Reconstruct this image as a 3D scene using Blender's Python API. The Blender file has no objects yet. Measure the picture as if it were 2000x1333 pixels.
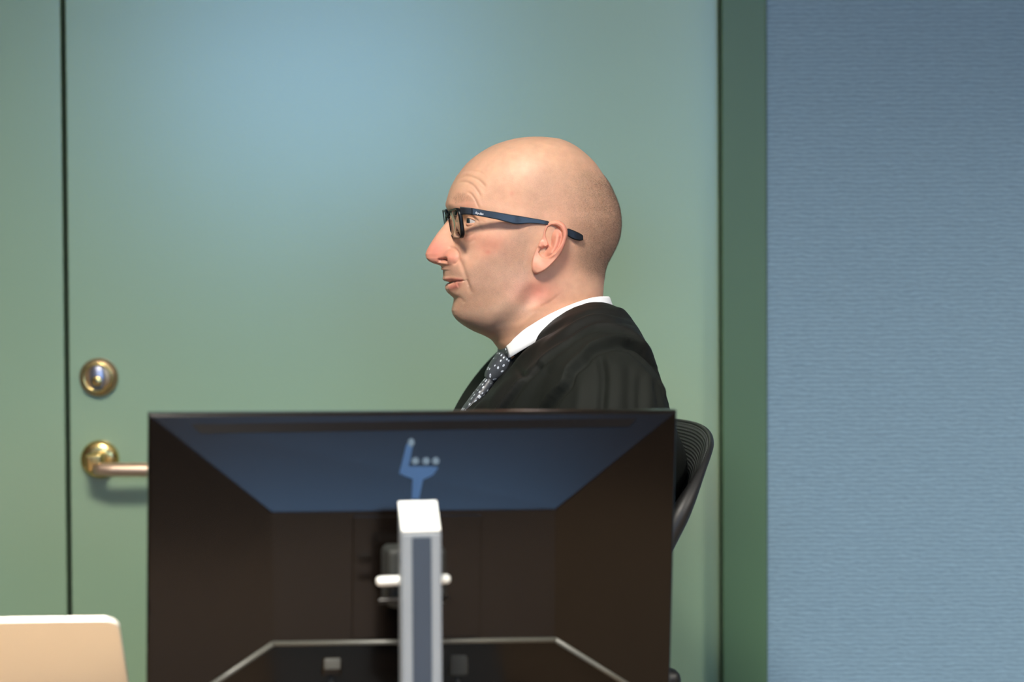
import bpy, bmesh, math, random
import numpy as np
from mathutils import Matrix, Vector

sc = bpy.context.scene
COL = sc.collection
rng = np.random.default_rng(7)
random.seed(7)

# ------------------------------------------------------------------ camera
LENS = 85.0
F = LENS / 36.0 * 2000.0
CAM = np.array([0.0, 0.0, 1.22])
PITCH, ROLL = math.radians(2.0), math.radians(-0.30)
Rm = Matrix.Rotation(math.pi / 2 - PITCH, 3, 'X') @ Matrix.Rotation(ROLL, 3, 'Z')
R = np.array(Rm)
cam_d = bpy.data.cameras.new('camera'); cam = bpy.data.objects.new('camera', cam_d); COL.objects.link(cam)
cam.matrix_world = Matrix.Translation(CAM) @ Rm.to_4x4()
cam_d.sensor_width = 36.0; cam_d.lens = LENS
cam_d.dof.use_dof = True; cam_d.dof.focus_distance = 2.84; cam_d.dof.aperture_fstop = 3.0
sc.camera = cam

# ------------------------------------------------------------------ world, exposure
sc.view_settings.view_transform = 'Standard'; sc.view_settings.look = 'None'
sc.view_settings.gamma = 1.0; sc.view_settings.exposure = 0.08
sc.view_settings.use_curve_mapping = False
SKY_COL, SKY_STR = (0.29, 0.57, 1.0), 13.0
w = bpy.data.worlds.new('sky'); sc.world = w; w.use_nodes = True
bg = w.node_tree.nodes['Background']; bg.inputs[0].default_value = (*SKY_COL, 1); bg.inputs[1].default_value = SKY_STR
LAMP_COL, LAMP_STR = (1.0, 0.93, 0.82), 62.0
LAMP_W, LAMP_SPREAD = 103.0, 134.0

# ------------------------------------------------------------------ projection helpers
def project(Wp):
    c = (np.asarray(Wp, float) - CAM) @ R
    return 1000 + F * c[..., 0] / -c[..., 2], 666.5 - F * c[..., 1] / -c[..., 2]
def ray(u, v):
    u = np.asarray(u, float); v = np.asarray(v, float)
    d = np.stack([(u - 1000) / F, -(v - 666.5) / F, -np.ones_like(u + v)], -1)
    return d @ R.T
def P(u, v, y):
    d = ray(u, v)
    return CAM + d * (np.asarray(y, float) / d[..., 1])[..., None]
def Pv(u, v, y): return Vector(P(u, v, y).tolist())

# ------------------------------------------------------------------ mesh helpers
def link(name, me, mat=None, parent=None, smooth=True):
    o = bpy.data.objects.new(name, me); COL.objects.link(o)
    if mat is not None: me.materials.append(mat)
    if smooth: me.polygons.foreach_set('use_smooth', [True] * len(me.polygons))
    if parent is not None:
        o.parent = parent
    return o
def empty(name, loc=(0, 0, 0), rz=0.0):
    o = bpy.data.objects.new(name, None); COL.objects.link(o)
    o.location = loc; o.rotation_euler = (0, 0, rz); o.empty_display_size = 0.05
    return o
def tag(o, label, cat, group=None):
    o['label'] = label; o['category'] = cat
    if group: o['group'] = group
    return o
def struct(o, label=None, cat=None):
    o['kind'] = 'structure'
    if label: o['label'] = label
    if cat: o['category'] = cat
    return o
def np_mesh(name, V, Fc):
    me = bpy.data.meshes.new(name); me.from_pydata(np.asarray(V).tolist(), [], Fc if isinstance(Fc, list) else np.asarray(Fc).tolist()); me.update()
    return me
def bm_mesh(name, bm):
    me = bpy.data.meshes.new(name); bmesh.ops.recalc_face_normals(bm, faces=bm.faces[:]); bm.to_mesh(me); bm.free(); return me
def box_bm(x0, x1, y0, y1, z0, z1, bevel=0.0, seg=2, bm=None, M=None):
    b = bmesh.new()
    bmesh.ops.create_cube(b, size=1.0)
    for vv in b.verts:
        vv.co = Vector(((x0 + x1) / 2 + vv.co.x * (x1 - x0), (y0 + y1) / 2 + vv.co.y * (y1 - y0), (z0 + z1) / 2 + vv.co.z * (z1 - z0)))
    if bevel > 0:
        bmesh.ops.bevel(b, geom=b.edges[:], offset=bevel, segments=seg, affect='EDGES', profile=0.5)
    if M is not None: bmesh.ops.transform(b, matrix=M, verts=b.verts[:])
    if bm is None: return b
    tmp = bpy.data.meshes.new('t'); b.to_mesh(tmp); b.free(); bm.from_mesh(tmp); bpy.data.meshes.remove(tmp)
    return bm
def box(name, x0, x1, y0, y1, z0, z1, mat, parent=None, bevel=0.0, seg=2, M=None, smooth=None):
    o = link(name, bm_mesh(name, box_bm(x0, x1, y0, y1, z0, z1, bevel, seg, None, M)), mat, parent, smooth=False)
    if bevel > 0:
        o.data.polygons.foreach_set('use_smooth', [True] * len(o.data.polygons))
        wn = o.modifiers.new('wn', 'WEIGHTED_NORMAL'); wn.keep_sharp = False
    return o
def tube_VF(pts, radii, n=12, cap=True, flat=None, up=None):
    pts = np.asarray(pts, float); m = len(pts)
    radii = np.broadcast_to(np.asarray(radii, float), (m,))
    tan = np.gradient(pts, axis=0); tan /= np.linalg.norm(tan, axis=1, keepdims=True) + 1e-12
    a = np.array(up if up is not None else ([0, 0, 1.0] if abs(tan[0][2]) < .9 else [1.0, 0, 0]))
    V = []
    for i in range(m):
        s = np.cross(tan[i], a); s /= np.linalg.norm(s) + 1e-12
        b = np.cross(s, tan[i]); a = b
        fx, fy = (1, 1) if flat is None else flat
        for k in range(n):
            t = 2 * math.pi * k / n
            V.append(pts[i] + radii[i] * (fx * math.cos(t) * s + fy * math.sin(t) * b))
    Fc = []
    for i in range(m - 1):
        for k in range(n):
            k2 = (k + 1) % n
            Fc.append([i * n + k, i * n + k2, (i + 1) * n + k2, (i + 1) * n + k])
    if cap:
        Fc.append(list(range(n))[::-1]); Fc.append([(m - 1) * n + k for k in range(n)])
    return np.array(V), Fc
def tube(name, pts, radii, mat, parent=None, n=12, **k):
    V, Fc = tube_VF(pts, radii, n, **k)
    return link(name, np_mesh(name, V, Fc), mat, parent)
def lathe_VF(prof, n=32):
    V = []; Fc = []
    for (r, z) in prof:
        for k in range(n):
            t = 2 * math.pi * k / n; V.append((r * math.cos(t), r * math.sin(t), z))
    m = len(prof)
    for i in range(m - 1):
        for k in range(n):
            k2 = (k + 1) % n; Fc.append([i * n + k, i * n + k2, (i + 1) * n + k2, (i + 1) * n + k])
    Fc.append(list(range(n))[::-1]); Fc.append([(m - 1) * n + k for k in range(n)])
    return np.array(V, float), Fc
def lathe(name, prof, mat, parent=None, M=None, n=32):
    V, Fc = lathe_VF(prof, n); me = np_mesh(name, V, Fc)
    if M is not None: me.transform(M)
    return link(name, me, mat, parent)
def smooth_poly(pts, n, closed=False):
    p = np.asarray(pts, float)
    if closed: p = np.vstack([p[-2:], p, p[:3]])
    else: p = np.vstack([2 * p[0] - p[1], p, 2 * p[-1] - p[-2]])
    out = []
    for i in range(1, len(p) - 2):
        t = np.linspace(0, 1, 24, endpoint=False)[:, None]
        a, b, c, d = p[i - 1], p[i], p[i + 1], p[i + 2]
        out.append(0.5 * (2 * b + (c - a) * t + (2 * a - 5 * b + 4 * c - d) * t ** 2 + (3 * b - a - 3 * c + d) * t ** 3))
    out = np.vstack(out + ([p[-2][None]] if not closed else []))
    if closed:
        out = out[24:-24] if False else out[24 * 1: 24 * (1 + len(pts))]
        out = np.vstack([out, out[:1]])
    s = np.r_[0, np.cumsum(np.linalg.norm(np.diff(out, axis=0), axis=1))]
    q = np.linspace(0, s[-1], n + (1 if closed else 0))
    res = np.stack([np.interp(q, s, out[:, j]) for j in range(out.shape[1])], 1)
    return res[:-1] if closed else res
def grid_faces(nr, nc, wrap=True):
    i = np.arange(nr - 1)[:, None]; k = np.arange(nc if wrap else nc - 1)[None, :]
    k2 = (k + 1) % nc
    return np.stack([i * nc + k, i * nc + k2, (i + 1) * nc + k2, (i + 1) * nc + k], -1).reshape(-1, 4)
def ss(a, b, x):
    t = np.clip((x - a) / (b - a), 0, 1); return t * t * (3 - 2 * t)
def poly_dist(U, V, poly):
    """distance to an open polyline and the running fraction along it; signed by side (left of travel is +)"""
    p = np.asarray(poly, float); best = np.full(U.shape, 1e9); frac = np.zeros(U.shape); sg = np.zeros(U.shape)
    L = np.r_[0, np.cumsum(np.linalg.norm(np.diff(p, axis=0), axis=1))]
    for i in range(len(p) - 1):
        a, b = p[i], p[i + 1]; d = b - a; l2 = d @ d
        t = np.clip(((U - a[0]) * d[0] + (V - a[1]) * d[1]) / l2, 0, 1)
        ex = U - a[0] - t * d[0]; ey = V - a[1] - t * d[1]; dd = np.hypot(ex, ey)
        m = dd < best
        best = np.where(m, dd, best); frac = np.where(m, (L[i] + t * math.sqrt(l2)) / L[-1], frac)
        sg = np.where(m, np.sign(d[1] * ex - d[0] * ey), sg)
    return best, frac, sg
def in_poly(U, V, poly):
    p = np.asarray(poly, float); c = np.zeros(U.shape, bool); j = len(p) - 1
    for i in range(len(p)):
        xi, yi = p[i]; xj, yj = p[j]
        m = ((yi > V) != (yj > V)) & (U < (xj - xi) * (V - yi) / ((yj - yi) + 1e-12) + xi)
        c ^= m; j = i
    return c
def soft_poly(U, V, poly, w):
    p = np.vstack([poly, poly[:1]]); d, _, _ = poly_dist(U, V, p)
    s = np.where(in_poly(U, V, poly), d, -d); return ss(-w, w, s)

# ------------------------------------------------------------------ material helpers
def new_mat(name):
    m = bpy.data.materials.new(name); m.use_nodes = True
    nt = m.node_tree; b = nt.nodes['Principled BSDF']; return m, nt, b
def N(nt, t, **kw):
    n = nt.nodes.new(t)
    for k, v in kw.items(): setattr(n, k, v)
    return n
def setp(b, col=None, rough=None, metal=None, spec=None, **kw):
    if col is not None: b.inputs['Base Color'].default_value = (*col, 1)
    if rough is not None: b.inputs['Roughness'].default_value = rough
    if metal is not None: b.inputs['Metallic'].default_value = metal
    if spec is not None: b.inputs['Specular IOR Level'].default_value = spec
    for k, v in kw.items(): b.inputs[k].default_value = v
def noise_mat(name, col, rough=0.5, metal=0.0, var=0.06, scale=30.0, bump=0.0, bscale=300.0, spec=0.5, **kw):
    """a plain material with slight procedural variation in tone and relief"""
    m, nt, b = new_mat(name); setp(b, col, rough, metal, spec, **kw)
    tc = N(nt, 'ShaderNodeTexCoord'); no = N(nt, 'ShaderNodeTexNoise'); no.inputs['Scale'].default_value = scale
    nt.links.new(tc.outputs['Object'], no.inputs['Vector'])
    mx = N(nt, 'ShaderNodeMix', data_type='RGBA'); mx.inputs['A'].default_value = (*[c * (1 - var) for c in col], 1)
    mx.inputs['B'].default_value = (*[min(1, c * (1 + var)) for c in col], 1)
    nt.links.new(no.outputs['Fac'], mx.inputs['Factor']); nt.links.new(mx.outputs['Result'], b.inputs['Base Color'])
    if bump > 0:
        n2 = N(nt, 'ShaderNodeTexNoise'); n2.inputs['Scale'].default_value = bscale; nt.links.new(tc.outputs['Object'], n2.inputs['Vector'])
        bp = N(nt, 'ShaderNodeBump'); bp.inputs['Strength'].default_value = bump; bp.inputs['Distance'].default_value = 0.002
        nt.links.new(n2.outputs['Fac'], bp.inputs['Height']); nt.links.new(bp.outputs['Normal'], b.inputs['Normal'])
    return m

M_door = noise_mat('green_door_paint', (0.275, 0.40, 0.265), 0.24, var=0.025, scale=3, bump=0.06, bscale=160, spec=1.0)
M_frame = noise_mat('dark_green_frame_paint', (0.062, 0.125, 0.062), 0.42, var=0.03, scale=4, bump=0.08, bscale=200)
M_black = noise_mat('black_rubber', (0.006, 0.008, 0.007), 0.7)
M_white = noise_mat('white_wall_paint', (0.50, 0.49, 0.46), 0.75, var=0.02, scale=3)
M_panel = noise_mat('brown_wall_panelling', (0.08, 0.052, 0.036), 0.6, var=0.15, scale=6)
M_ceil = noise_mat('ceiling_tile', (0.62, 0.68, 0.72), 0.85, var=0.02, scale=4)
M_floor = noise_mat('grey_carpet', (0.26, 0.25, 0.24), 0.95, var=0.2, scale=120, bump=0.4, bscale=500)
M_desk = noise_mat('pale_wood_desk', (0.30, 0.20, 0.115), 0.5, var=0.12, scale=14)
M_brass = noise_mat('polished_brass', (0.78, 0.56, 0.22), 0.24, 1.0, var=0.08, scale=20)
M_satin = noise_mat('satin_brass', (0.70, 0.50, 0.36), 0.42, 0.85, var=0.05, scale=20)
M_bronze = noise_mat('worn_bronze', (0.46, 0.32, 0.19), 0.34, 0.9, var=0.12, scale=60)
M_steel = noise_mat('dull_steel', (0.34, 0.34, 0.42), 0.32, 0.9, var=0.05, scale=40)
M_plastic = noise_mat('black_monitor_plastic', (0.0030, 0.0021, 0.0016), 0.18, var=0.15, scale=60, spec=0.22)
M_alu = noise_mat('brushed_aluminium', (0.15, 0.17, 0.19), 0.45, 0.0, var=0.03, scale=20)
M_lit_cap_rod = noise_mat('lit_cap_and_rod_aluminium', (0.66, 0.68, 0.65), 0.42, 0.1, var=0.02, scale=20)  # ceiling light on the pillar cap painted in as white; also the hinge rod
M_navy = noise_mat('navy_inlay', (0.016, 0.026, 0.042), 0.5, var=0.1, scale=50)
M_glint_grip = noise_mat('grey_glint_and_grip', (0.055, 0.056, 0.048), 0.4, var=0.05)  # light caught on the monitor's lower bevel, as grey; also the plug grip
M_logo = noise_mat('blue_print', (0.006, 0.030, 0.085), 0.4, var=0.05)
M_logo2 = noise_mat('pale_print', (0.05, 0.075, 0.10), 0.4, var=0.05)
M_screen = noise_mat('lit_screen_glass', (0.02, 0.02, 0.025), 0.15)
M_gold = noise_mat('champagne_aluminium', (0.86, 0.82, 0.68), 0.45, 0.1, var=0.015, scale=10)
M_goldedge = noise_mat('milled_aluminium_edge', (0.90, 0.86, 0.78), 0.35, 0.3, var=0.015)
M_chair = noise_mat('black_chair_plastic', (0.004, 0.004, 0.0045), 0.5, var=0.1)
M_chairfab = noise_mat('black_seat_fabric', (0.012, 0.012, 0.013), 0.9, var=0.2, scale=200)
M_chrome = noise_mat('chrome', (0.6, 0.6, 0.62), 0.15, 1.0)

# ------------------------------------------------------------------ room
YD = 3.45
X0, X1, Y0, H = -2.6, 2.9, -3.0, 2.65
xgap0, xgap1 = P(124.5, 640, YD)[0], P(134.0, 640, YD)[0]
xdr = P(1405, 640, YD)[0]; xfr = P(1498, 640, YD - .03)[0]
DW = xdr - xgap1; xdl = xgap0 - DW; xfl = xdl - (xfr - xdr)
DH = 2.12
struct(box('floor', X0, X1, Y0, YD + .3, -.05, 0, M_floor))
struct(box('ceiling', X0, X1, Y0, YD + .3, H, H + .05, M_ceil))
struct(box('wall_left', X0 - .1, X0, Y0, YD + .3, 0, H, M_panel))
struct(box('wall_right', X1, X1 + .1, Y0, YD + .3, 0, H, M_panel))

# blue ribbed wall covering
M_blue, nt, b = new_mat('blue_ribbed_wallcovering'); setp(b, (0.15, 0.235, 0.30), 0.62, spec=0.35)
tc = N(nt, 'ShaderNodeTexCoord')
mp = N(nt, 'ShaderNodeMapping'); mp.inputs['Scale'].default_value = (110, 1, 165); nt.links.new(tc.outputs['Object'], mp.inputs['Vector'])
wv = N(nt, 'ShaderNodeTexWave', wave_type='BANDS', bands_direction='Z'); wv.inputs['Scale'].default_value = 0.31 * 1.0
wv.inputs['Distortion'].default_value = 3.0; wv.inputs['Detail'].default_value = 1.5; wv.inputs['Detail Scale'].default_value = 1.6
nt.links.new(mp.outputs[0], wv.inputs['Vector'])
mp2 = N(nt, 'ShaderNodeMapping'); mp2.inputs['Scale'].default_value = (160, 1, 420); nt.links.new(tc.outputs['Object'], mp2.inputs['Vector'])
no = N(nt, 'ShaderNodeTexNoise'); no.inputs['Scale'].default_value = 1.0; no.inputs['Detail'].default_value = 2; nt.links.new(mp2.outputs[0], no.inputs['Vector'])
ad = N(nt, 'ShaderNodeMath', operation='MULTIPLY_ADD'); ad.inputs[1].default_value = 0.9; nt.links.new(no.outputs['Fac'], ad.inputs[0]); nt.links.new(wv.outputs['Fac'], ad.inputs[2])
cr = N(nt, 'ShaderNodeValToRGB'); cr.color_ramp.elements[0].color = (0.130, 0.206, 0.268, 1); cr.color_ramp.elements[1].color = (0.218, 0.340, 0.435, 1)
cr.color_ramp.elements[0].position = 0.2; cr.color_ramp.elements[1].position = 0.95
dv = N(nt, 'ShaderNodeMath', operation='MULTIPLY'); dv.inputs[1].default_value = 0.6; nt.links.new(ad.outputs[0], dv.inputs[0])
nt.links.new(dv.outputs[0], cr.inputs['Fac']); nt.links.new(cr.outputs['Color'], b.inputs['Base Color'])
bp = N(nt, 'ShaderNodeBump'); bp.inputs['Strength'].default_value = 0.35; bp.inputs['Distance'].default_value = 0.0015
nt.links.new(ad.outputs[0], bp.inputs['Height']); nt.links.new(bp.outputs['Normal'], b.inputs['Normal'])

bm = box_bm(xfr + .001, X1, YD - .02, YD + .25, 0, H)
box_bm(X0, xfl - .001, YD - .02, YD + .25, 0, H, bm=bm)
box_bm(xfl - .001, xfr + .001, YD - .02, YD + .25, DH + .08, H, bm=bm)
box_bm(xfl, xfr, YD + .2, YD + .25, 0, DH + .08, bm=bm)
struct(link('wall_back', bm_mesh('wall_back', bm), M_blue, smooth=False))
# door frame
bm = box_bm(xdr + .0015, xfr, YD - .030, YD + .15, 0, DH + .08, bevel=.002)
box_bm(xfl, xdl - .004, YD - .030, YD + .15, 0, DH + .08, bevel=.002, bm=bm)
box_bm(xdl - .004, xdr + .004, YD - .030, YD + .15, DH + .004, DH + .08, bm=bm)
o = struct(link('trim_1', bm_mesh('trim_1', bm), M_frame, smooth=False))
# door leaves
door1 = struct(box('door_1', xgap1, xdr, YD, YD + .045, .008, DH, M_door, bevel=.002))
door2 = struct(box('door_2', xdl, xgap0, YD, YD + .045, .008, DH, M_door, bevel=.002))
box('gap_light_block', xgap0 - .01, xgap1 + .01, YD + .046, YD + .06, .01, DH, M_black, door2)  # black strip added behind the gap to stop sky light leaking in
bm = box_bm(xfr + .001, X1, YD - .032, YD - .02, 0, .08, bevel=.003)
box_bm(X0, xfl - .001, YD - .032, YD - .02, 0, .08, bevel=.003, bm=bm)
struct(link('baseboard_back', bm_mesh('bb', bm), M_white, smooth=False))

# lock and lever on the right-hand leaf (axis towards the room, -y)
def on_door(u, v): return Matrix.Translation(Pv(u, v, YD)) @ Matrix.Rotation(math.pi / 2, 4, 'X')
rr = 0.0275
Ml = on_door(194, 737)
lk = lathe('lock_rosette', [(rr, 0), (rr, .006), (rr * .97, .009), (rr * .88, .012), (rr * .74, .0135), (.0005, .0135)], M_bronze, door1, Ml)
lk['label'] = 'round bronze lock rosette'
lathe('lock_rim', [(rr * .80, .012), (rr * .80, .015), (rr * .72, .0165), (rr * .62, .0150), (rr * .62, .012)], M_brass, lk, Ml)
def oval(name, w_, h_, d0, d1, mat, par, Mx, n=28):
    V = []; 
    for d, s in ((d0, 1), (d1 - .001, 1), (d1, .9)):
        for k in range(n):
            t = 2 * math.pi * k / n
            V.append((s * w_ * math.copysign(abs(math.cos(t)) ** .7, math.cos(t)), s * h_ * math.copysign(abs(math.sin(t)) ** .8, math.sin(t)), d))
    Fc = [f.tolist() for f in grid_faces(3, n)] + [list(range(n))[::-1], [2 * n + k for k in range(n)]]
    me = np_mesh(name, V, Fc); me.transform(Mx); return link(name, me, mat, par)
oval('lock_cylinder', .0105, .0170, .012, .020, M_steel, lk, Ml)
lathe('key_plug', [(.0075, .019), (.0075, .0235), (.006, .0245), (.0003, .0245)], M_brass, lk, Ml @ Matrix.Translation((0, -.005, 0)), 24)
box('keyway', -.001, .001, -.0095, -.0005, .0243, .0249, M_black, lk, M=Ml)
Mh = on_door(196, 897)
hr = lathe('handle_rosette', [(rr, 0), (rr, .005), (rr * .96, .009), (rr * .85, .012), (rr * .60, .014), (rr * .5, .014)], M_brass, door1, Mh)
hr['label'] = 'round polished brass handle rosette'
box('lever_hub', -.0125, .0125, -.016, .012, .012, .056, M_brass, hr, bevel=.005, seg=3, M=Mh @ Matrix.Rotation(0.12, 4, 'Z'))
lathe('set_screw', [(.0022, .012), (.0022, .0142), (.0003, .0142)], M_black, hr, Mh @ Matrix.Translation((.014, .012, 0)), 12)
lev = tube('lever', [np.array(Mh @ Vector(p)) for p in ((.002, -.010, .052), (.012, -.010, .056), (.03, -.0105, .057), (.08, -.011, .056), (.12, -.011, .055), (.130, -.011, .054), (.134, -.011, .054))],
           [.0085, .0093, .0098, .0100, .0098, .0085, .004], M_satin, hr, 20)
lev['label'] = 'satin brass lever grip'

# front wall (behind the camera) with two windows that let the cool daylight in
WINS = [(-1.45, -0.15, 1.45, 2.45), (1.15, 2.80, 1.30, 2.50)]
bm = box_bm(X0, X1, Y0 - .2, Y0, 2.5, H); box_bm(X0, X1, Y0 - .2, Y0, 0, 1.30, bm=bm)
box_bm(X0, WINS[0][0], Y0 - .2, Y0, 1.3, 2.5, bm=bm); box_bm(WINS[0][1], WINS[1][0], Y0 - .2, Y0, 1.3, 2.5, bm=bm); box_bm(WINS[1][1], X1, Y0 - .2, Y0, 1.3, 2.5, bm=bm)
box_bm(WINS[0][0], WINS[0][1], Y0 - .2, Y0, 1.3, WINS[0][2], bm=bm); box_bm(WINS[0][0], WINS[0][1], Y0 - .2, Y0, WINS[0][3], 2.5, bm=bm)
struct(link('wall_front', bm_mesh('wf', bm), M_panel, smooth=False))
M_wframe = noise_mat('white_window_frame', (0.75, 0.75, 0.74), 0.4)
M_glass, nt, b = new_mat('window_glass'); nt.nodes.remove(b)
tr = N(nt, 'ShaderNodeBsdfTransparent'); gl = N(nt, 'ShaderNodeBsdfGlossy'); gl.inputs['Roughness'].default_value = 0.02
fr = N(nt, 'ShaderNodeFresnel'); ms = N(nt, 'ShaderNodeMixShader'); nt.links.new(fr.outputs[0], ms.inputs[0]); nt.links.new(tr.outputs[0], ms.inputs[1]); nt.links.new(gl.outputs[0], ms.inputs[2])
nt.links.new(ms.outputs[0], nt.nodes['Material Output'].inputs['Surface'])
for i, (WX0, WX1, WZ0, WZ1) in enumerate(WINS):
    win = struct(empty('window_%d' % (i + 1), ((WX0 + WX1) / 2, Y0 - .1, WZ0)))
    wc = (WX0 + WX1) / 2; ww = (WX1 - WX0) / 2; wh = WZ1 - WZ0
    bm = box_bm(-ww, ww, -.03, .03, 0, .05); box_bm(-ww, ww, -.03, .03, wh - .05, wh, bm=bm)
    box_bm(-ww, -ww + .05, -.03, .03, .05, wh - .05, bm=bm); box_bm(ww - .05, ww, -.03, .03, .05, wh - .05, bm=bm); box_bm(-.03, .03, -.03, .03, .05, wh - .05, bm=bm)
    link('window_frame', bm_mesh('wfr', bm), M_wframe, win, smooth=False)
    box('pane', -ww + .05, -.03, -.004, .004, .05, wh - .05, M_glass, win)
    box('pane', .03, ww - .05, -.004, .004, .05, wh - .05, M_glass, win)
    pl = bpy.data.lights.new('daylight_portal', 'AREA'); pl.shape = 'RECTANGLE'; pl.size = WX1 - WX0; pl.size_y = wh; pl.cycles.is_portal = True
    po = bpy.data.objects.new('daylight_portal', pl); COL.objects.link(po); po.location = (wc, Y0 - .14, WZ0 + wh / 2); po.rotation_euler = (math.radians(90), 0, 0)

# ceiling lamps
M_lamp, nt, b = new_mat('lamp_diffuser'); setp(b, (0.9, 0.9, 0.88), 0.5)
b.inputs['Emission Color'].default_value = (*LAMP_COL, 1); b.inputs['Emission Strength'].default_value = LAMP_STR * .16
def ceiling_lamp(x, y, label):
    e = empty('ceiling_lamp', (x, y, H)); tag(e, label, 'lamp', 'square ceiling lamps')
    bm = box_bm(-.32, .32, -.32, -.30, -.03, 0); box_bm(-.32, .32, .30, .32, -.03, 0, bm=bm)
    box_bm(-.32, -.30, -.30, .30, -.03, 0, bm=bm); box_bm(.30, .32, -.30, .30, -.03, 0, bm=bm)
    link('lamp_frame', bm_mesh('lf', bm), M_wframe, e, smooth=False)
    box('diffuser', -.30, .30, -.30, .30, -.02, -.012, M_lamp, e)
    ld = bpy.data.lights.new('louvre_light', 'AREA'); ld.shape = 'SQUARE'; ld.size = .58; ld.spread = math.radians(LAMP_SPREAD); ld.color = LAMP_COL; ld.energy = LAMP_W
    lo = bpy.data.objects.new('louvre_light', ld); COL.objects.link(lo); lo.parent = e; lo.location = (0, 0, -.024)
for x, y, l in ((-.35, 1.15, 'square ceiling lamp above the desk, left of the camera'), (2.25, 1.15, 'added square fill lamp on the ceiling, off to the right'),  # right-hand lamp is added fill for the back of the head and blue wall
                (.8, -1.4, 'square ceiling lamp at the rear of the room, near the windows')):
    ceiling_lamp(x, y, l)

# ------------------------------------------------------------------ desk
DZ = 0.72
dk = tag(empty('desk', (-.1, 2.0, 0)), 'long pale wooden desk carrying the monitor and the laptop', 'desk')
box('desk_top', -1.2, 1.2, -.62, .51, DZ - .03, DZ, M_desk, dk, bevel=.003)
for sx in (-1.1, 1.1):
    for sy in (-.54, .43):
        box('leg', sx - .03, sx + .03, sy - .03, sy + .03, 0, DZ - .03, M_alu, dk, bevel=.004)
box('modesty_panel', -1.05, 1.05, .33, .348, .25, DZ - .03, M_desk, dk)

# ------------------------------------------------------------------ monitor, seen from behind
mon = tag(empty('computer_monitor'), 'black flat monitor seen from behind on a silver pillar stand', 'monitor')
MW, MH = 0.53, 0.312
YAWM = math.atan2(2.445 - 2.335, (P(1323, 806, 2.445)[0] - P(290, 815, 2.335)[0]))
tl, tr_ = P(290, 810, 2.335), P(1323, 800, 2.445)
top_mid = (tl + tr_) / 2
MW = float(np.linalg.norm((tr_ - tl)[:2]))
ux = Vector((math.cos(YAWM), math.sin(YAWM), 0)); nz = Vector((math.sin(YAWM), -math.cos(YAWM), 0))
TILT, ROLLM = math.radians(3.0), math.radians(0.75)
zz = Vector((0, 0, 1)) * math.cos(TILT) + nz * math.sin(TILT); nn = nz * math.cos(TILT) - Vector((0, 0, 1)) * math.sin(TILT)
ux2 = ux * math.cos(ROLLM) - zz * math.sin(ROLLM); zz2 = zz * math.cos(ROLLM) + ux * math.sin(ROLLM)
# panel frame: x along width, y towards the camera (back normal), z up; origin at top middle
MM = Matrix((( ux2.x, nn.x, zz2.x, top_mid[0]), (ux2.y, nn.y, zz2.y, top_mid[1]), (ux2.z, nn.z, zz2.z, top_mid[2]), (0, 0, 0, 1)))
MMi = MM.inverted()
def on_plane(u, v, ybk):
    """panel-frame x,z of the spot at depth ybk behind the panel that the photograph shows at u,v"""
    o_ = MMi @ Vector(CAM.tolist()); d = (MMi.to_3x3() @ Vector(ray(u, v).tolist())); t = (ybk - o_.y) / d.y; p = o_ + d * t; return p.x, p.z
hw = MW / 2; DB = .020
inn = [on_plane(530, 1001, DB), on_plane(1086, 995, DB), on_plane(1084, 1250, DB), on_plane(533, 1258, DB)]
out_ = [(-hw, 0), (hw, 0), (hw, -MH), (-hw, -MH)]
bm = bmesh.new()
def loop4(c, y): return [bm.verts.new((x, y, z)) for x, z in c]
L0 = loop4([(x * .992, -.155 + (z + .155) * .985) for x, z in out_], -.018); L1 = loop4(out_, -.014); L2 = loop4(out_, -.0035); L3 = loop4([(x * .994, -.156 + (z + .156) * .982) for x, z in out_], -.0012); L4 = loop4(inn, DB)
for A, B in ((L0, L1), (L1, L2), (L2, L3), (L3, L4)):
    for k in range(4): bm.faces.new((A[k], A[(k + 1) % 4], B[(k + 1) % 4], B[k]))
bm.faces.new(L0); bm.faces.new(L4)
bmesh.ops.recalc_face_normals(bm, faces=bm.faces[:])
bmesh.ops.bevel(bm, geom=[e for e in bm.edges if all(vv.co.y > -.002 for vv in e.verts)], offset=.0008, segments=1, affect='EDGES')
bmesh.ops.transform(bm, matrix=MM, verts=bm.verts[:])
body = link('back_shell', bm_mesh('back_shell', bm), M_plastic, mon, smooth=False)
box('screen', -hw + .012, hw - .012, -.0195, -.0182, -MH + .012, -.010, M_screen, mon, M=MM)
# slope frame of the upper face: s down the slope
def slope_pt(u, v, lift=0.0):
    # intersect with the plane through the upper face
    a = MM @ Vector((-hw * .994, -.0012, -.0028)); b_ = MM @ Vector((hw * .994, -.0012, -.0028)); c = MM @ Vector((inn[0][0], DB, inn[0][1]))
    n_ = (b_ - a).cross(c - a).normalized()
    if n_.y > 0: n_ = -n_
    d = Vector(ray(u, v).tolist()); t = (a - Vector(CAM.tolist())).dot(n_) / d.dot(n_)
    return Vector(CAM.tolist()) + d * t + n_ * lift
def slope_patch(name, poly, th, mat):
    bm = bmesh.new(); tl_ = th if isinstance(th, (list, tuple)) else [th] * len(poly); top = [bm.verts.new(slope_pt(u, v, t_)) for (u, v), t_ in zip(poly, tl_)]; bot = [bm.verts.new(slope_pt(u, v, -.0005)) for u, v in poly]
    bm.faces.new(top); bm.faces.new(bot[::-1])
    for k in range(len(poly)): bm.faces.new((top[k], bot[k], bot[(k + 1) % len(poly)], top[(k + 1) % len(poly)]))
    return link(name, bm_mesh(name, bm), mat, mon, smooth=False)
o = slope_patch('vent_ridge', [(372, 829), (1245, 817), (1228, 835), (392, 848)], [.0003, .0003, .0012, .0012], M_plastic)
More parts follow.
